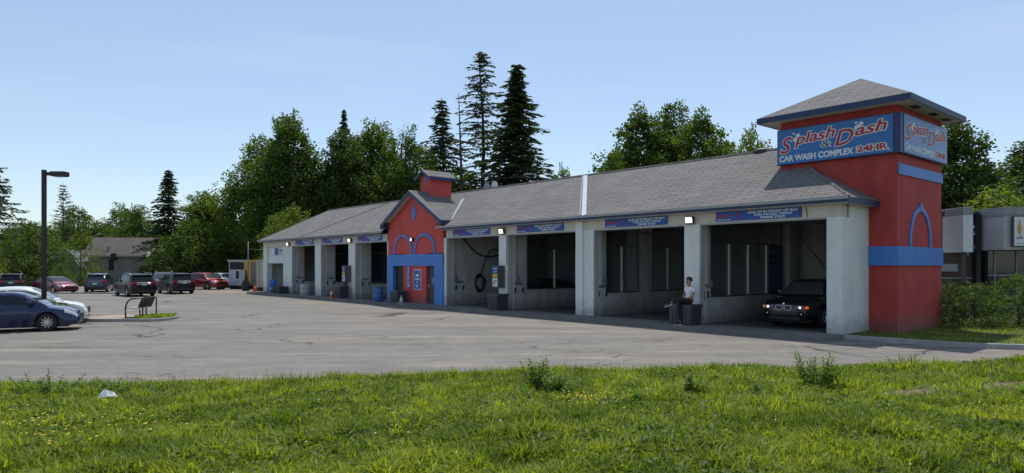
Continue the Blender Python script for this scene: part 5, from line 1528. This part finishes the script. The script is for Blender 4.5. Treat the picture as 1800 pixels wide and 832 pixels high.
# far wood closing the horizon
rs_ = np.random.RandomState(3); C = []
for k in range(520):
    x = rs_.uniform(-150, 110); y = 122 + rs_.uniform(-4, 10); hh = 8.5 + 2.2 * math.sin(x * .11) + 1.5 * math.sin(x * .31 + 2)
    r0 = rs_.uniform(1.2, 2.6); c = np.array([x, y, rs_.uniform(.3, 1) * hh - r0 * .5])
    d = rs_.normal(size=(170, 3)); d /= np.linalg.norm(d, axis=1)[:, None]; C.append(c + d * r0 * rs_.uniform(.6, 1.1, (170, 1)))
V, F = leaves(rs_, np.concatenate(C), .62, .42)
o = bulk('distant_wood', V, F, 'leafC'); tag(o, 'low dark line of distant woodland behind the lot', 'wood', kind='stuff')

# ---------------- shrubs by the tower and tussock by the lamp
HG = 'shrubs at the right of the tower'
tree('bush2', 16.7, 24.6, 1.7, 2.6, 'leafy shrub with bright tips beside the red tower base', 1, 'shrub', 'shrub', HG, -.1, 'leafA')
tree('bush2', 18.5, 24.9, 2.05, 2.8, 'tall leafy shrub in front of the shop windows', 2, 'shrub', 'shrub', HG, -.1, 'leafA')
tree('bush1', 20.9, 25.6, 1.9, 3.2, 'dark shrub running out of the right edge below the shop windows', 3, 'shrub', 'shrub', HG, -.1, 'leafC')  # dark leaves here and on the next shrub put shade into the colour
tree('bush1', 17.4, 26.8, 1.7, 3.4, 'dark low shrub behind the bright one, against the brown wall', 4, 'shrub', 'shrub', HG, -.1, 'leafC')
tree('bush1', -43.9, 66.5, 2.6, 2.2, 'small dark shrub right of the blue grey crossover', 4, 'shrub', 'shrub', TG, -.15)

def blades(rs, X, Y, Z, hgt, wid, lean=.5, m='grass', name='grass', seg=3):
    n = len(X); a = rs.uniform(0, 2 * np.pi, n); d = np.stack([np.cos(a), np.sin(a), np.zeros(n)], 1); s = np.stack([-np.sin(a), np.cos(a), np.zeros(n)], 1)
    P = np.stack([X, Y, Z], 1); h = hgt[:, None]; w = wid[:, None]; ln = (lean * rs.uniform(.15, 1.3, n))[:, None]
    up = np.array([0, 0, 1.]); V = []
    b = P; m_ = P + up * h * .55 + d * h * ln * .35; t = P + up * h * (1 - .25 * ln) + d * h * ln
    V = np.stack([b - s * w / 2, b + s * w / 2, m_ - s * w * .42, m_ + s * w * .42, t], 1).reshape(-1, 3)
    i = np.arange(n)[:, None] * 5
    T = np.concatenate([i + [0, 1, 3], i + [0, 3, 2], i + [2, 3, 4]], 0)
    return bulk(name, V, T, m)
LE = np.vectorize(lawn_edge); LZ = np.vectorize(lawn_z)
rs_ = np.random.RandomState(9)
def vnoise(X, Y, f, seed):
    r = np.random.RandomState(seed); out = 0
    for k in range(6):
        a = r.uniform(0, 6.28); ff = f * r.uniform(.6, 1.8); out = out + np.sin(ff * (X * math.cos(a) + Y * math.sin(a)) + r.uniform(0, 6.28))
    return out / 6
def lawn_points(n, dirt=True, wpow=1.0):
    u = rs_.uniform(0, 1, n); Y = 4.2 * (18.6 / 4.2) ** u; X = rs_.uniform(-1.06, 1.06, n) * Y + rs_.normal(size=n) * .1
    k = Y < LE(X) + .02; X, Y = X[k], Y[k]
    if dirt:
        b = np.exp(-(((X - 6.3) / 1.0) ** 2 + ((Y - 10.9) / .55) ** 2)) + 1.0 * np.exp(-(((X - 8.3) / 1.3) ** 2 + ((Y - 11.8) / .9) ** 2)) + .6 * np.exp(-(((X - 8.6) / 1.4) ** 2 + ((Y - 14.0) / .7) ** 2)) + .5 * np.exp(-(((X - 3.2) / 1.2) ** 2 + ((Y - 12.0) / .4) ** 2)) + .5 * np.exp(-(((X - 11.5) / 1.0) ** 2 + ((Y - 15.6) / .5) ** 2))
        b = b + .35 * (vnoise(X, Y, 2.4, 4) > .45)
        k = rs_.uniform(0, 1, len(X)) > b * .97; X, Y = X[k], Y[k]
    return X, Y
X, Y = lawn_points(310000)
hn = .5 + .5 * vnoise(X, Y, 1.5, 1); hn2 = .5 + .5 * vnoise(X, Y, 5.0, 2); e_ = np.clip((LE(X) - Y) / .9, 0, 1)
H_ = (.05 + .16 * hn * hn2 + .05 * (1 - e_) * hn) * rs_.uniform(.6, 1.5, len(X))
g1 = blades(rs_, X, Y, LZ(X, Y) - .01, H_, .009 + .009 * rs_.uniform(0, 1, len(X)) + .0007 * Y, 1.0)
tag(g1, 'uneven green lawn grass in the foreground', 'grass', kind='stuff')
tx, ty = lawn_points(1900)
k = 26; X = np.repeat(tx, k) + rs_.normal(size=len(tx) * k) * .05; Y = np.repeat(ty, k) + rs_.normal(size=len(tx) * k) * .05
hh_ = np.repeat(rs_.uniform(.10, .26, len(tx)), k) * rs_.uniform(.6, 1.2, len(X)); q = Y < LE(X); X, Y, hh_ = X[q], Y[q], hh_[q]
g2 = blades(rs_, X, Y, LZ(X, Y) - .01, hh_, rs_.uniform(.011, .022, len(X)), 1.1, 'grass', 'grass_tufts'); tag(g2, 'coarse grass tufts standing out of the lawn', 'grass', kind='stuff')
# clover and broad leaves lying in the grass
X, Y = lawn_points(80000); k = vnoise(X, Y, 2.0, 8) + .5 * vnoise(X, Y, 6, 9) > .0; X, Y = X[k], Y[k]
V, F = leaves(rs_, np.stack([X, Y, LZ(X, Y) + rs_.uniform(.02, .10, len(X))], 1), .075, .045, up=-1.5)
o = bulk('ground_cover', V, F, 'leafB'); tag(o, 'clover and small broad leaves mixed into the lawn', 'ground cover', kind='stuff')
# taller edge grass
X = rs_.uniform(-15, 19, 11000); Y = LE(X) - np.abs(rs_.normal(size=len(X))) * .5 + .16 * vnoise(X, X * 0, 5, 3) + .05; q = vnoise(X, Y * 0, 2.6, 5) > -.1; X, Y = X[q], Y[q]
g3 = blades(rs_, X, Y, LZ(X, Y) - .01, rs_.uniform(.08, .26, len(X)), rs_.uniform(.006, .013, len(X)), .7, name='edge_grass'); tag(g3, 'longer grass fringing the edge of the parking lot', 'grass', kind='stuff')
# dry stalks
X = np.concatenate([rs_.uniform(-7.5, -4.0, 260), rs_.uniform(-12, 14, 260)]); Y = LE(X) - np.abs(rs_.normal(size=len(X))) * .3
g4 = blades(rs_, X, Y, LZ(X, Y), rs_.uniform(.14, .38, len(X)), np.full(len(X), .005), .35, 'dry', 'dry_grass'); tag(g4, 'thin straw-coloured seed stalks along the lot edge', 'dry grass', kind='stuff')
# grass strip by the tower and under the bench, verge grass behind the lot
n = 26000; X = rs_.uniform(10.8, 24, n); Y = rs_.uniform(17, 27.5, n)
kx = np.interp(X, [p[0] for p in kp], [p[1] for p in kp]); lv_ = .7557 * (X - ORG[0]) + .6549 * (Y - ORG[1]); lx_ = .6549 * (X - ORG[0]) - .7557 * (Y - ORG[1])
q = (Y > kx + .12) & (lx_ > .03) & ~((lx_ < .9) & (lv_ > 2.0)); X, Y = X[q], Y[q]
g5 = blades(rs_, X, Y, np.full(len(X), -.05), rs_.uniform(.03, .10, len(X)), rs_.uniform(.012, .02, len(X)), 1.0, name='verge_grass'); tag(g5, 'short shaded grass between the kerb and the red tower', 'grass', kind='stuff')
n = 2600; X = rs_.uniform(-16.2, -14.7, n); Y = rs_.uniform(28.4, 30.5, n)
q = (X + .25 * np.sin(Y * 5) > -15.9) & ~((X > -14.95) & ((Y < 28.8) | (Y > 30.1))); X, Y = X[q], Y[q]
g6 = blades(rs_, X, Y, np.full(len(X), -.03), rs_.uniform(.05, .15, len(X)), rs_.uniform(.018, .03, len(X)), 1.0, name='island_grass'); tag(g6, 'grass growing on the tip of the bench island', 'grass', kind='stuff')
# flowers
def dots(name, cx, cy, sx, sy, n, m, label, size=.013, zh=(.07, .13)):
    X = rs_.normal(cx, sx, n); Y = rs_.normal(cy, sy, n); q = Y < LE(X) - .1; X, Y = X[q], Y[q]
    Z = LZ(X, Y) + rs_.uniform(*zh, len(X)); V, F = [], []
    for x, y, z in zip(X, Y, Z):
        b = len(V); s = size * rs_.uniform(.7, 1.3)
        for k in range(6): V.append((x + s * math.cos(k * 1.047), y + s * math.sin(k * 1.047), z + .004 * (k % 2)))
        V.append((x, y, z + .007)); F += [(b + k, b + (k + 1) % 6, b + 6) for k in range(6)]
    o = bulk(name, np.array(V), np.array(F), m); tag(o, label, 'flowers', kind='stuff')
dots('yellow_flowers', -5.6, 7.7, .75, .8, 170, 'yflower', 'small yellow flowers at the lower left of the lawn')
dots('yellow_flowers', 1.15, 9.9, .22, .45, 60, 'yflower', 'patch of small yellow flowers in the middle of the lawn')
dots('yellow_flowers', 7.1, 9.0, .7, .5, 60, 'yflower', 'scattered yellow flowers at the right of the lawn')
dots('white_flowers', 0, 9.5, 5, 2.4, 150, 'wflower', 'tiny white clover flowers scattered over the lawn', .008)
# single weeds
WG = 'weeds standing up in the lawn'
def weed(x, y, h, w, kind, label, seed):
    rs = random.Random(seed); z0 = lawn_z(x, y) - .01
    t = thing('weed', label, 'weed', (x, y, z0), 0, WG); V, F = [], []
    st = MB(); V = []; F = []
    def leaf(p, d, l, wd, bend):
        d = d.normalized(); s = d.cross(Vector((0, 0, 1))); s = s.normalized() if s.length > .01 else Vector((1, 0, 0)); b = len(V)
        a = p; m1 = p + d * l * .35 + Vector((0, 0, .03 * l)); m2 = p + d * l * .7 - Vector((0, 0, bend * l * .25)); e = p + d * l - Vector((0, 0, bend * l * .7))
        V.extend([tuple(a), tuple(m1 - s * wd / 2 + Vector((0, 0, .2 * wd))), tuple(m1), tuple(m1 + s * wd / 2 + Vector((0, 0, .2 * wd))), tuple(m2 - s * wd * .4 + Vector((0, 0, .15 * wd))), tuple(m2), tuple(m2 + s * wd * .4 + Vector((0, 0, .15 * wd))), tuple(e)])
        F.extend([(b, b + 2, b + 1), (b, b + 3, b + 2), (b + 1, b + 2, b + 5, b + 4), (b + 2, b + 3, b + 6, b + 5), (b + 4, b + 5, b + 7), (b + 5, b + 6, b + 7)])
    if kind == 'grass':
        for k in range(90):
            a = rs.uniform(0, 6.28); r = abs(rs.gauss(0, w * .35)); p = Vector((r * math.cos(a), r * math.sin(a), 0))
            leaf(p, Vector((math.cos(a) * .45, math.sin(a) * .45, rs.uniform(.8, 1.6))), h * rs.uniform(.5, 1.1), .014, rs.uniform(.1, .6))
    elif kind == 'rosette':
        for k in range(16):
            a = k * 2.4; leaf(Vector((0, 0, .02 + .006 * k)), Vector((math.cos(a), math.sin(a), .35 + .05 * k)), h * rs.uniform(.7, 1), h * .2, rs.uniform(.1, .4))
    else:
        for s_ in range(max(3, int(w * 34))):
            a = rs.uniform(0, 6.28); r = rs.uniform(0, w * .5); b0 = Vector((r * math.cos(a), r * math.sin(a), 0)); hh = h * rs.uniform(.55, 1.05)
            tip = b0 * 1.9 + Vector((rs.gauss(0, .07), rs.gauss(0, .07), hh)); st.tube([b0, b0.lerp(tip, .5) + Vector((.01, 0, 0)), tip], [.006, .005, .003], 5, False)
            for k in range(int(hh / .022)):
                f = .12 + .88 * k / (hh / .022); a2 = k * 2.4 + s_
                leaf(b0.lerp(tip, f), Vector((math.cos(a2), math.sin(a2), .5)), .135 * (1.2 - .6 * f) * (h / .4) ** .4, .036, rs.uniform(.1, .6))
    MB().add(V, F).build('leaf_cluster', 'weed' if kind != 'grass' else 'grass', t, False, uv=False)
    if st.v: st.build('stem', 'weed', t, True, uv=False)
def gpt(px, py):
    """lawn point under a viewing direction, solved once so that the weeds stand on the uneven lawn"""
    y = 12.
    for _ in range(30):
        x = (px - 900) / 1200 * y; z = lawn_z(x, y); y = .5 * y + .5 * (2.15 - z) * 1200 / (py - 468)
    return x, y
for i, (x, y, h, w, kd, lb) in enumerate([
    (.42, 11.5, .58, .40, 'leafy', 'tall leafy weed at the lot edge right of the middle of the lawn'),
    (.75, 11.0, .34, .50, 'leafy', 'bushy dark weed just right of the tall leafy one'),
    (5.25, 11.8, .60, .50, 'leafy', 'tallest weed clump of the lawn, straight in front of the red tower'),
    (5.6, 11.9, .50, .50, 'grass', 'tall grass tuft leaning against the tallest weed clump'),
    (2.8, 10.8, .34, .28, 'leafy', 'dark leafy weed in front of the seated man'),
    (4.0, 11.2, .24, .22, 'leafy', 'small leafy weed left of the tallest clump'),
    (1.8, 9.9, .24, .14, 'rosette', 'star-shaped dark rosette weed in the middle right of the lawn'),
    (.2, 10.5, .24, .15, 'rosette', 'dark rosette weed left of the middle yellow flowers'),
    (-7.9, 11.5, .38, .62, 'leafy', 'dark bushy weed at the left end of the lot edge'),
    (-6.9, 11.7, .24, .5, 'leafy', 'low dark weed right of the bushy one at the left lot edge'),
    (1.5, 7.5, .16, .1, 'rosette', 'pale rosette weed near the bottom middle of the lawn'),
    (4.1, 8.3, .15, .1, 'rosette', 'light green rosette at the lower right, left one of two'),
    (5.2, 8.3, .12, .1, 'rosette', 'light green rosette at the lower right, right one of two'),
    (-3.6, 8.8, .17, .1, 'rosette', 'broad-leaved rosette left of the bottom middle of the lawn'),
    (7.5, 10.0, .28, .14, 'rosette', 'broad-leaved weed just in front of the bare soil patches'),
    (8.9, 15.2, .34, .8, 'grass', 'grass tuft on the lot edge right of the tallest weed clump')]):
    weed(x, y, h, w, kd, lb, i + 3)
tz = thing('ornamental_grass', 'tall arching grass tussock at the foot of the street lamp', 'plant', (-17.9, 26.35, LOT), 0)
V = []; F = []; rs = random.Random(8); st = MB()
for k in range(110):
    a = rs.uniform(0, 6.28); l = rs.uniform(.7, 1.25); r = rs.uniform(.25, .75); p0 = Vector((rs.gauss(0, .07), rs.gauss(0, .07), 0)); d = Vector((math.cos(a), math.sin(a), 0))
    pts = [p0, p0 + d * r * .25 * l + Vector((0, 0, .55 * l)), p0 + d * r * .7 * l + Vector((0, 0, .85 * l)), p0 + d * r * 1.2 * l + Vector((0, 0, .75 * l))]
    st.tube(pts, [.008, .008, .006, .002], 4, False)
st.build('leaf_cluster', 'grass', tz, True, uv=False)

# crumpled paper on the lawn
x, y = -6.2, 10.45
pp = thing('litter', 'crumpled pale plastic scrap lying on the left of the lawn', 'litter', (x, y, lawn_z(x, y) + .09), .4)
M['scrap'] = mat('grey_white_plastic', (.45, .50, .52), .4, var=.08)
MB().add([(-.14, -.06, -.02), (.02, -.10, .03), (.15, -.02, .0), (.08, .10, .06), (-.06, .08, .10), (-.02, .0, .12), (.05, .02, .02)], [(0, 1, 5), (1, 2, 6), (1, 6, 5), (6, 2, 3), (5, 6, 3), (5, 3, 4), (0, 5, 4)]).build('scrap', 'scrap', pp)
# bare soil lumps
M['earth'] = mat('bare_earth', (.17, .125, .09), .95, var=.35, scale=6, bump=.8, bscale=20)
V = []; F = []; nu, nv = 40, 26
mbs = MB()
for cx, cy, rx, ry, hh in [(6.3, 10.9, .62, .26, .09), (8.3, 11.8, .70, .42, .07), (8.9, 12.2, .5, .3, .1)]:
    pts = []; b = len(mbs.v)
    vs = []
    for i in range(13):
        for j in range(20):
            t = i / 12; a = 6.283 * j / 20; r = t; q = 1 + .25 * math.sin(3 * a + cx) + .15 * math.sin(5 * a)
            px_, py_ = cx + rx * r * q * math.cos(a), cy + ry * r * q * math.sin(a)
            vs.append((px_, py_, lawn_z(px_, py_) + hh * .5 * (1 - t * t) * (.3 + .9 * rnd.random()) - .012 * t))
    fs = [(i * 20 + j, i * 20 + (j + 1) % 20, (i + 1) * 20 + (j + 1) % 20, (i + 1) * 20 + j) for i in range(12) for j in range(20)]
    mbs.add(vs, fs)
tag(mbs.build('bare_soil', 'earth', None, True), kind='structure')

# ================================================================== neighbours
# brick shop right of the tower
N = thing('shop_building', 'low dark brown brick shop with flat roof right of the red tower', 'building', (16, 31.6, -.05))
MB().box(0, 8.0, 0, 6, 0, 4.70).build('wall', 'brownbrick', N)
M['shopgrey'] = mat('grey_canopy_panel', (.30, .31, .32), .6, var=.08, dirt=.3)
M['shopwhite'] = mat('light_panel', (.50, .50, .49), .6, var=.06, dirt=.35)
cn = MB().box(5.62, 24, -1.6, .5, 2.92, 4.42).build('canopy', 'shopwhite', N)
MB().box(5.58, 24.04, -1.64, .54, 4.421, 4.80).build('canopy_edge', 'shopgrey', cn)
MB().box(8.0, 24, -.4, 6, 0, 2.915).build('wall', 'shopgrey', N)
fr = MB()
for k in range(14): q = 6.0 + k * 1.0; fr.box(q - .03, q + .03, -.50, -.42, .3, 2.91)
fr.box(5.7, 22, -.51, -.43, 1.75, 1.81); fr.box(5.7, 22, -.51, -.43, .3, .38)
w_ = fr.build('window_frame', 'shopgrey', N)
MB().box(5.72, 22, -.455, -.44, .31, 2.905).build('window_pane', 'shopglass', w_)
MB().box(5.66, 8.02, -.40, -.01, .0, 2.9).build('window_wall', 'dark', N)
MB().box(-.2, 5.6, -.06, -.01, 4.58, 4.78).build('roof_edge', 'dframe', N)
MB().box(3.3, 4.6, -.05, -.01, 1.95, 2.3).build('vent_grille', 'shopgrey', N)
mb = MB(); mb.box(2.45, 2.5, -.06, -.01, 0, 3.2); mb.box(1.6, 5.6, -.05, -.01, 1.62, 1.67); mb.tube([(4.85, -.1, 1.5), (4.95, -.1, 1.2), (4.92, -.12, .9)], .02, 6)
mb.build('pipe', 'shopgrey', N)
MB().box(5.30, 5.50, -.3, -.01, 0, 4.6).build('downpipe', 'dark', N)
PS = thing('projecting_sign', 'blank white box sign standing out from the wall right of the tower', 'sign', (17.18, 26.0, 2.68))
M['signwhite'] = mat('white_sign_plastic', (.68, .69, .70), .4, var=.05, dirt=.2)
MB().bbox(0, .38, 0, 1.25, 0, 1.42, .012).build('sign_box', 'signwhite', PS)
MB().bbox(-.01, .39, -.01, 1.26, 1.425, 1.72, .01).build('sign_cap', 'shopgrey', PS)
mb = MB(); mb.box(.15, .25, .25, .33, -2.7, -.002); mb.build('sign_post', 'dframe', PS)
mb = MB(); mb.box(.18, .24, .02, .08, -.12, -.003); mb.build('drain_stub', 'mgrey', PS)
W2 = thing('wall_sign', 'dark blue wall panel with pale lettering and yellow star behind the white box', 'sign', (20.35, 31.5, 2.75))
MB().box(0, 1.2, -.08, 0, 0, 1.6).build('board', 'signnavy', W2)
join_into([fit_text('KS', .66, 1.14, .85, .42, 'lwhite', .001, Matrix.Translation((0, -.08, 0)) @ FRONT, .25, .02)], 'lettering', W2)
st_ = [(.98 + (.14 if k % 2 == 0 else .06) * math.sin(k * math.pi / 5), .3 + (.14 if k % 2 == 0 else .06) * math.cos(k * math.pi / 5)) for k in range(10)]
MB().prism(st_, -.095, -.081).build('star_mark', 'yellow', W2)
W3 = thing('shop_sign', 'white shop sign with a yellow mark on the grey canopy at the right edge', 'sign', (21.88, 29.9, 3.0))
MB().box(0, 4.2, -.10, .0, 0, 1.34).build('sign_frame', 'dframe', W3)
MB().box(.04, 4.16, -.115, -.101, .04, 1.30).build('board', 'lwhite', W3)
m = Matrix.Translation((0, -.115, 0)) @ FRONT
mk = MB(); disc(mk, m, .26, .78, .09, .26, .001); disc(mk, m, .27, 1.06, .03, .12, .002); mk.build('yellow_mark', 'yellow', W3)
join_into([fit_text('URBAN CAFE', .48, 3.9, .66, .30, 'dframe', .001, m, 0, .01), fit_text('eatery & coffee', .6, 3.7, .34, .15, 'dframe', .001, m, 0, .004), fit_text('cafe', .12, .42, .34, .14, 'dframe', .001, m, .3, .002), fit_text('since 1990', .16, .5, .12, .05, 'dframe', .001, m)], 'lettering', W3)
cb = thing('overhead_cable', 'thin overhead cable running off to the right above the shop roof', 'cable', (16.9, 26.6, 4.35))
MB().tube([(0, 0, 0), (4, 1, -.1), (8, 2, .02), (14, 3.5, .4)], .018, 6).build('cable', 'mgrey', cb, True)

# white shed, container, mast at the far left corner of the lot
Sh = thing('shed', 'small white shed with a dark sign board at the far left of the car wash', 'shed', (-28.4, 68.5, -.15))
M['shedwhite'] = mat('shed_white', (.50, .54, .58), .7, var=.06, dirt=.3)
MB().box(0, 1.7, 0, 2.4, .35, 2.75).build('wall', 'shedwhite', Sh)
MB().box(-.12, 1.75, -.15, 2.5, 2.76, 2.92).build('roof', 'shopwhite', Sh)
MB().box(.1, 1.5, -.04, -.005, 1.95, 2.68).build('sign_board', 'dark', Sh)
wf = MB().box(.62, 1.12, -.05, -.005, .95, 1.9).build('window', 'lwhite', Sh)
MB().box(.69, 1.05, -.06, -.051, 1.02, 1.83).build('window_pane', 'shopglass', wf)
MB().box(.1, 1.6, .1, 2.3, 0, .345).build('base', 'dark', Sh)
Ct = thing('storage_container', 'weathered grey corrugated container with yellow frame left of the car wash', 'container', (-26.6, 68.0, -.15))
M['contgrey'] = mat('weathered_container', (.30, .30, .28), .7, var=.15, scale=2, dirt=.5)
M['contcream'] = mat('cream_container_door', (.46, .45, .38), .7, var=.12, scale=2, dirt=.55)
mb = MB()
for i in range(14): mb.box(.62 + i * .13, .70 + i * .13, .0, .06, .4, 2.72)
mb.box(.6, 2.5, .06, 2.4, .35, 2.8); mb.build('body', 'contgrey', Ct)
mb = MB(); mb.box(-.02, .58, -.05, 2.4, .35, 2.85); mb.build('corner_frame', 'yellow', Ct)
MB().box(.585, 2.55, -.06, .05, 2.73, 2.92).build('top_rail', 'yellow', Ct)
C2 = thing('storage_container', 'cream container with closed double doors beside the far end of the car wash', 'container', (-23.7, 63.2, -.15))
MB().box(0, 2.2, 0.05, 2.5, .30, 2.75).build('body', 'contgrey', C2)
for k in range(2):
    d = MB().box(.05 + k * 1.07, 1.08 + k * 1.07, -.02, .045, .35, 2.70).build('door', 'contcream', C2)
    mb = MB()
    for q in (.25, .75): mb.tube([(.05 + k * 1.07 + q, -.05, .4), (.05 + k * 1.07 + q, -.05, 2.65)], .02, 6)
    mb.build('lock_rod', 'contgrey', d)
MB().box(-.03, 2.23, -.03, 2.52, 2.755, 2.86).build('top_rail', 'contcream', C2)
MB().box(.0, 2.2, 0, 2.4, .0, .29).build('base', 'dark', C2)
ms = thing('utility_mast', 'thin grey mast standing before the grey container', 'mast', (-24.6, 63.6, -.15))
mb = MB(); mb.tube([(0, 0, 0), (.02, 0, 4.6)], [.07, .045], 8); mb.tube([(.02, 0, 3.9), (2.9, -2.2, 3.7)], .012, 4); mb.build('mast', 'mgrey', ms, True)
autosmooth(MB().lathe([(.3, 0), (.42, .3), (.34, .8), (.12, 1.1), (.05, 1.9), (.02, 2.0)], (-.15, -.1, 0), n=16).build('wrapped_cover', 'dark', ms))
dr = thing('traffic_drum', 'dark drum with orange bands beside the white shed', 'barrel', (-28.6, 66.8, -.15))
autosmooth(MB().lathe([(.38, 0), (.30, .1), (.28, 1.05), (.24, 1.1), (.01, 1.1)], n=20).build('drum_body', 'dark', dr))
for z in (.30, .58, .84): MB().lathe([(.298, z), (.296, z + .14), (.286, z + .14), (.286, z)], n=20, closed=True).build('band', 'orange', dr)

# brick house beyond the trees
Hs = thing('brick_house', 'grey brick house with a steep brown roof half hidden by trees', 'house', (-53.4, 86, -.3), R(4))
MB().box(0, 7.3, 0, 7, 0, 3.85).build('wall', 'housebrick', Hs)
# main roof slope towards the lot, with its white gable end at the right
mb = MB(); mb.add([(-.6, -.35, 3.75), (7.0, -.35, 3.75), (7.9, 2.2, 6.15), (-.6, 2.2, 6.15), (-.6, 6.5, 3.75), (7.0, 6.5, 3.75)], [(0, 1, 2, 3), (3, 2, 5, 4)])
hr = mb.build('roof', 'houseshingle', Hs)
MB().add([(7.02, -.4, 3.68), (7.92, 2.2, 6.18), (8.35, 2.25, 6.0), (7.5, -.35, 3.6), (7.02, -.3, 3.6), (8.0, 2.4, 6.0)], [(0, 1, 2, 3), (4, 5, 1, 0)]).build('bargeboard', 'shopwhite', hr)
MB().box(-.6, 7.2, -.42, -.36, 3.62, 3.78).build('gutter', 'shopgrey', hr)
mb = MB(); mb.box(3.0, 3.55, -.5, .3, 3.3, 4.05); mb.box(2.5, 3.1, -.05, .0, 1.9, 3.3); mb.build('vent_pipe', 'dark', Hs)
MB().box(2.1, 2.35, .4, .6, 4.4, 4.9).build('roof_vent', 'mgrey', hr)
mb = MB(); mb.add([(-3.6, -1.2, 0), (-.2, -1.2, 0), (-.2, -1.2, 2.2), (-1.9, -1.2, 4.5), (-3.6, -1.2, 4.5), (-3.6, 3, 0), (-.2, 3, 0), (-.2, 3, 2.2), (-1.9, 3, 4.5), (-3.6, 3, 4.5)],
                  [(0, 1, 2, 3, 4), (9, 8, 7, 6, 5), (1, 6, 7, 2), (2, 7, 8, 3), (3, 8, 9, 4)])
M['housegrey'] = mat('grey_siding', (.22, .24, .26), .8, var=.05)
wing = mb.build('side_wing', 'housegrey', Hs)
MB().prism([(-2.0, 4.5), (.75, 1.75), (.75, 1.95), (-1.9, 4.65)], -1.35, -1.21).build('bargeboard', 'shopgrey', wing)
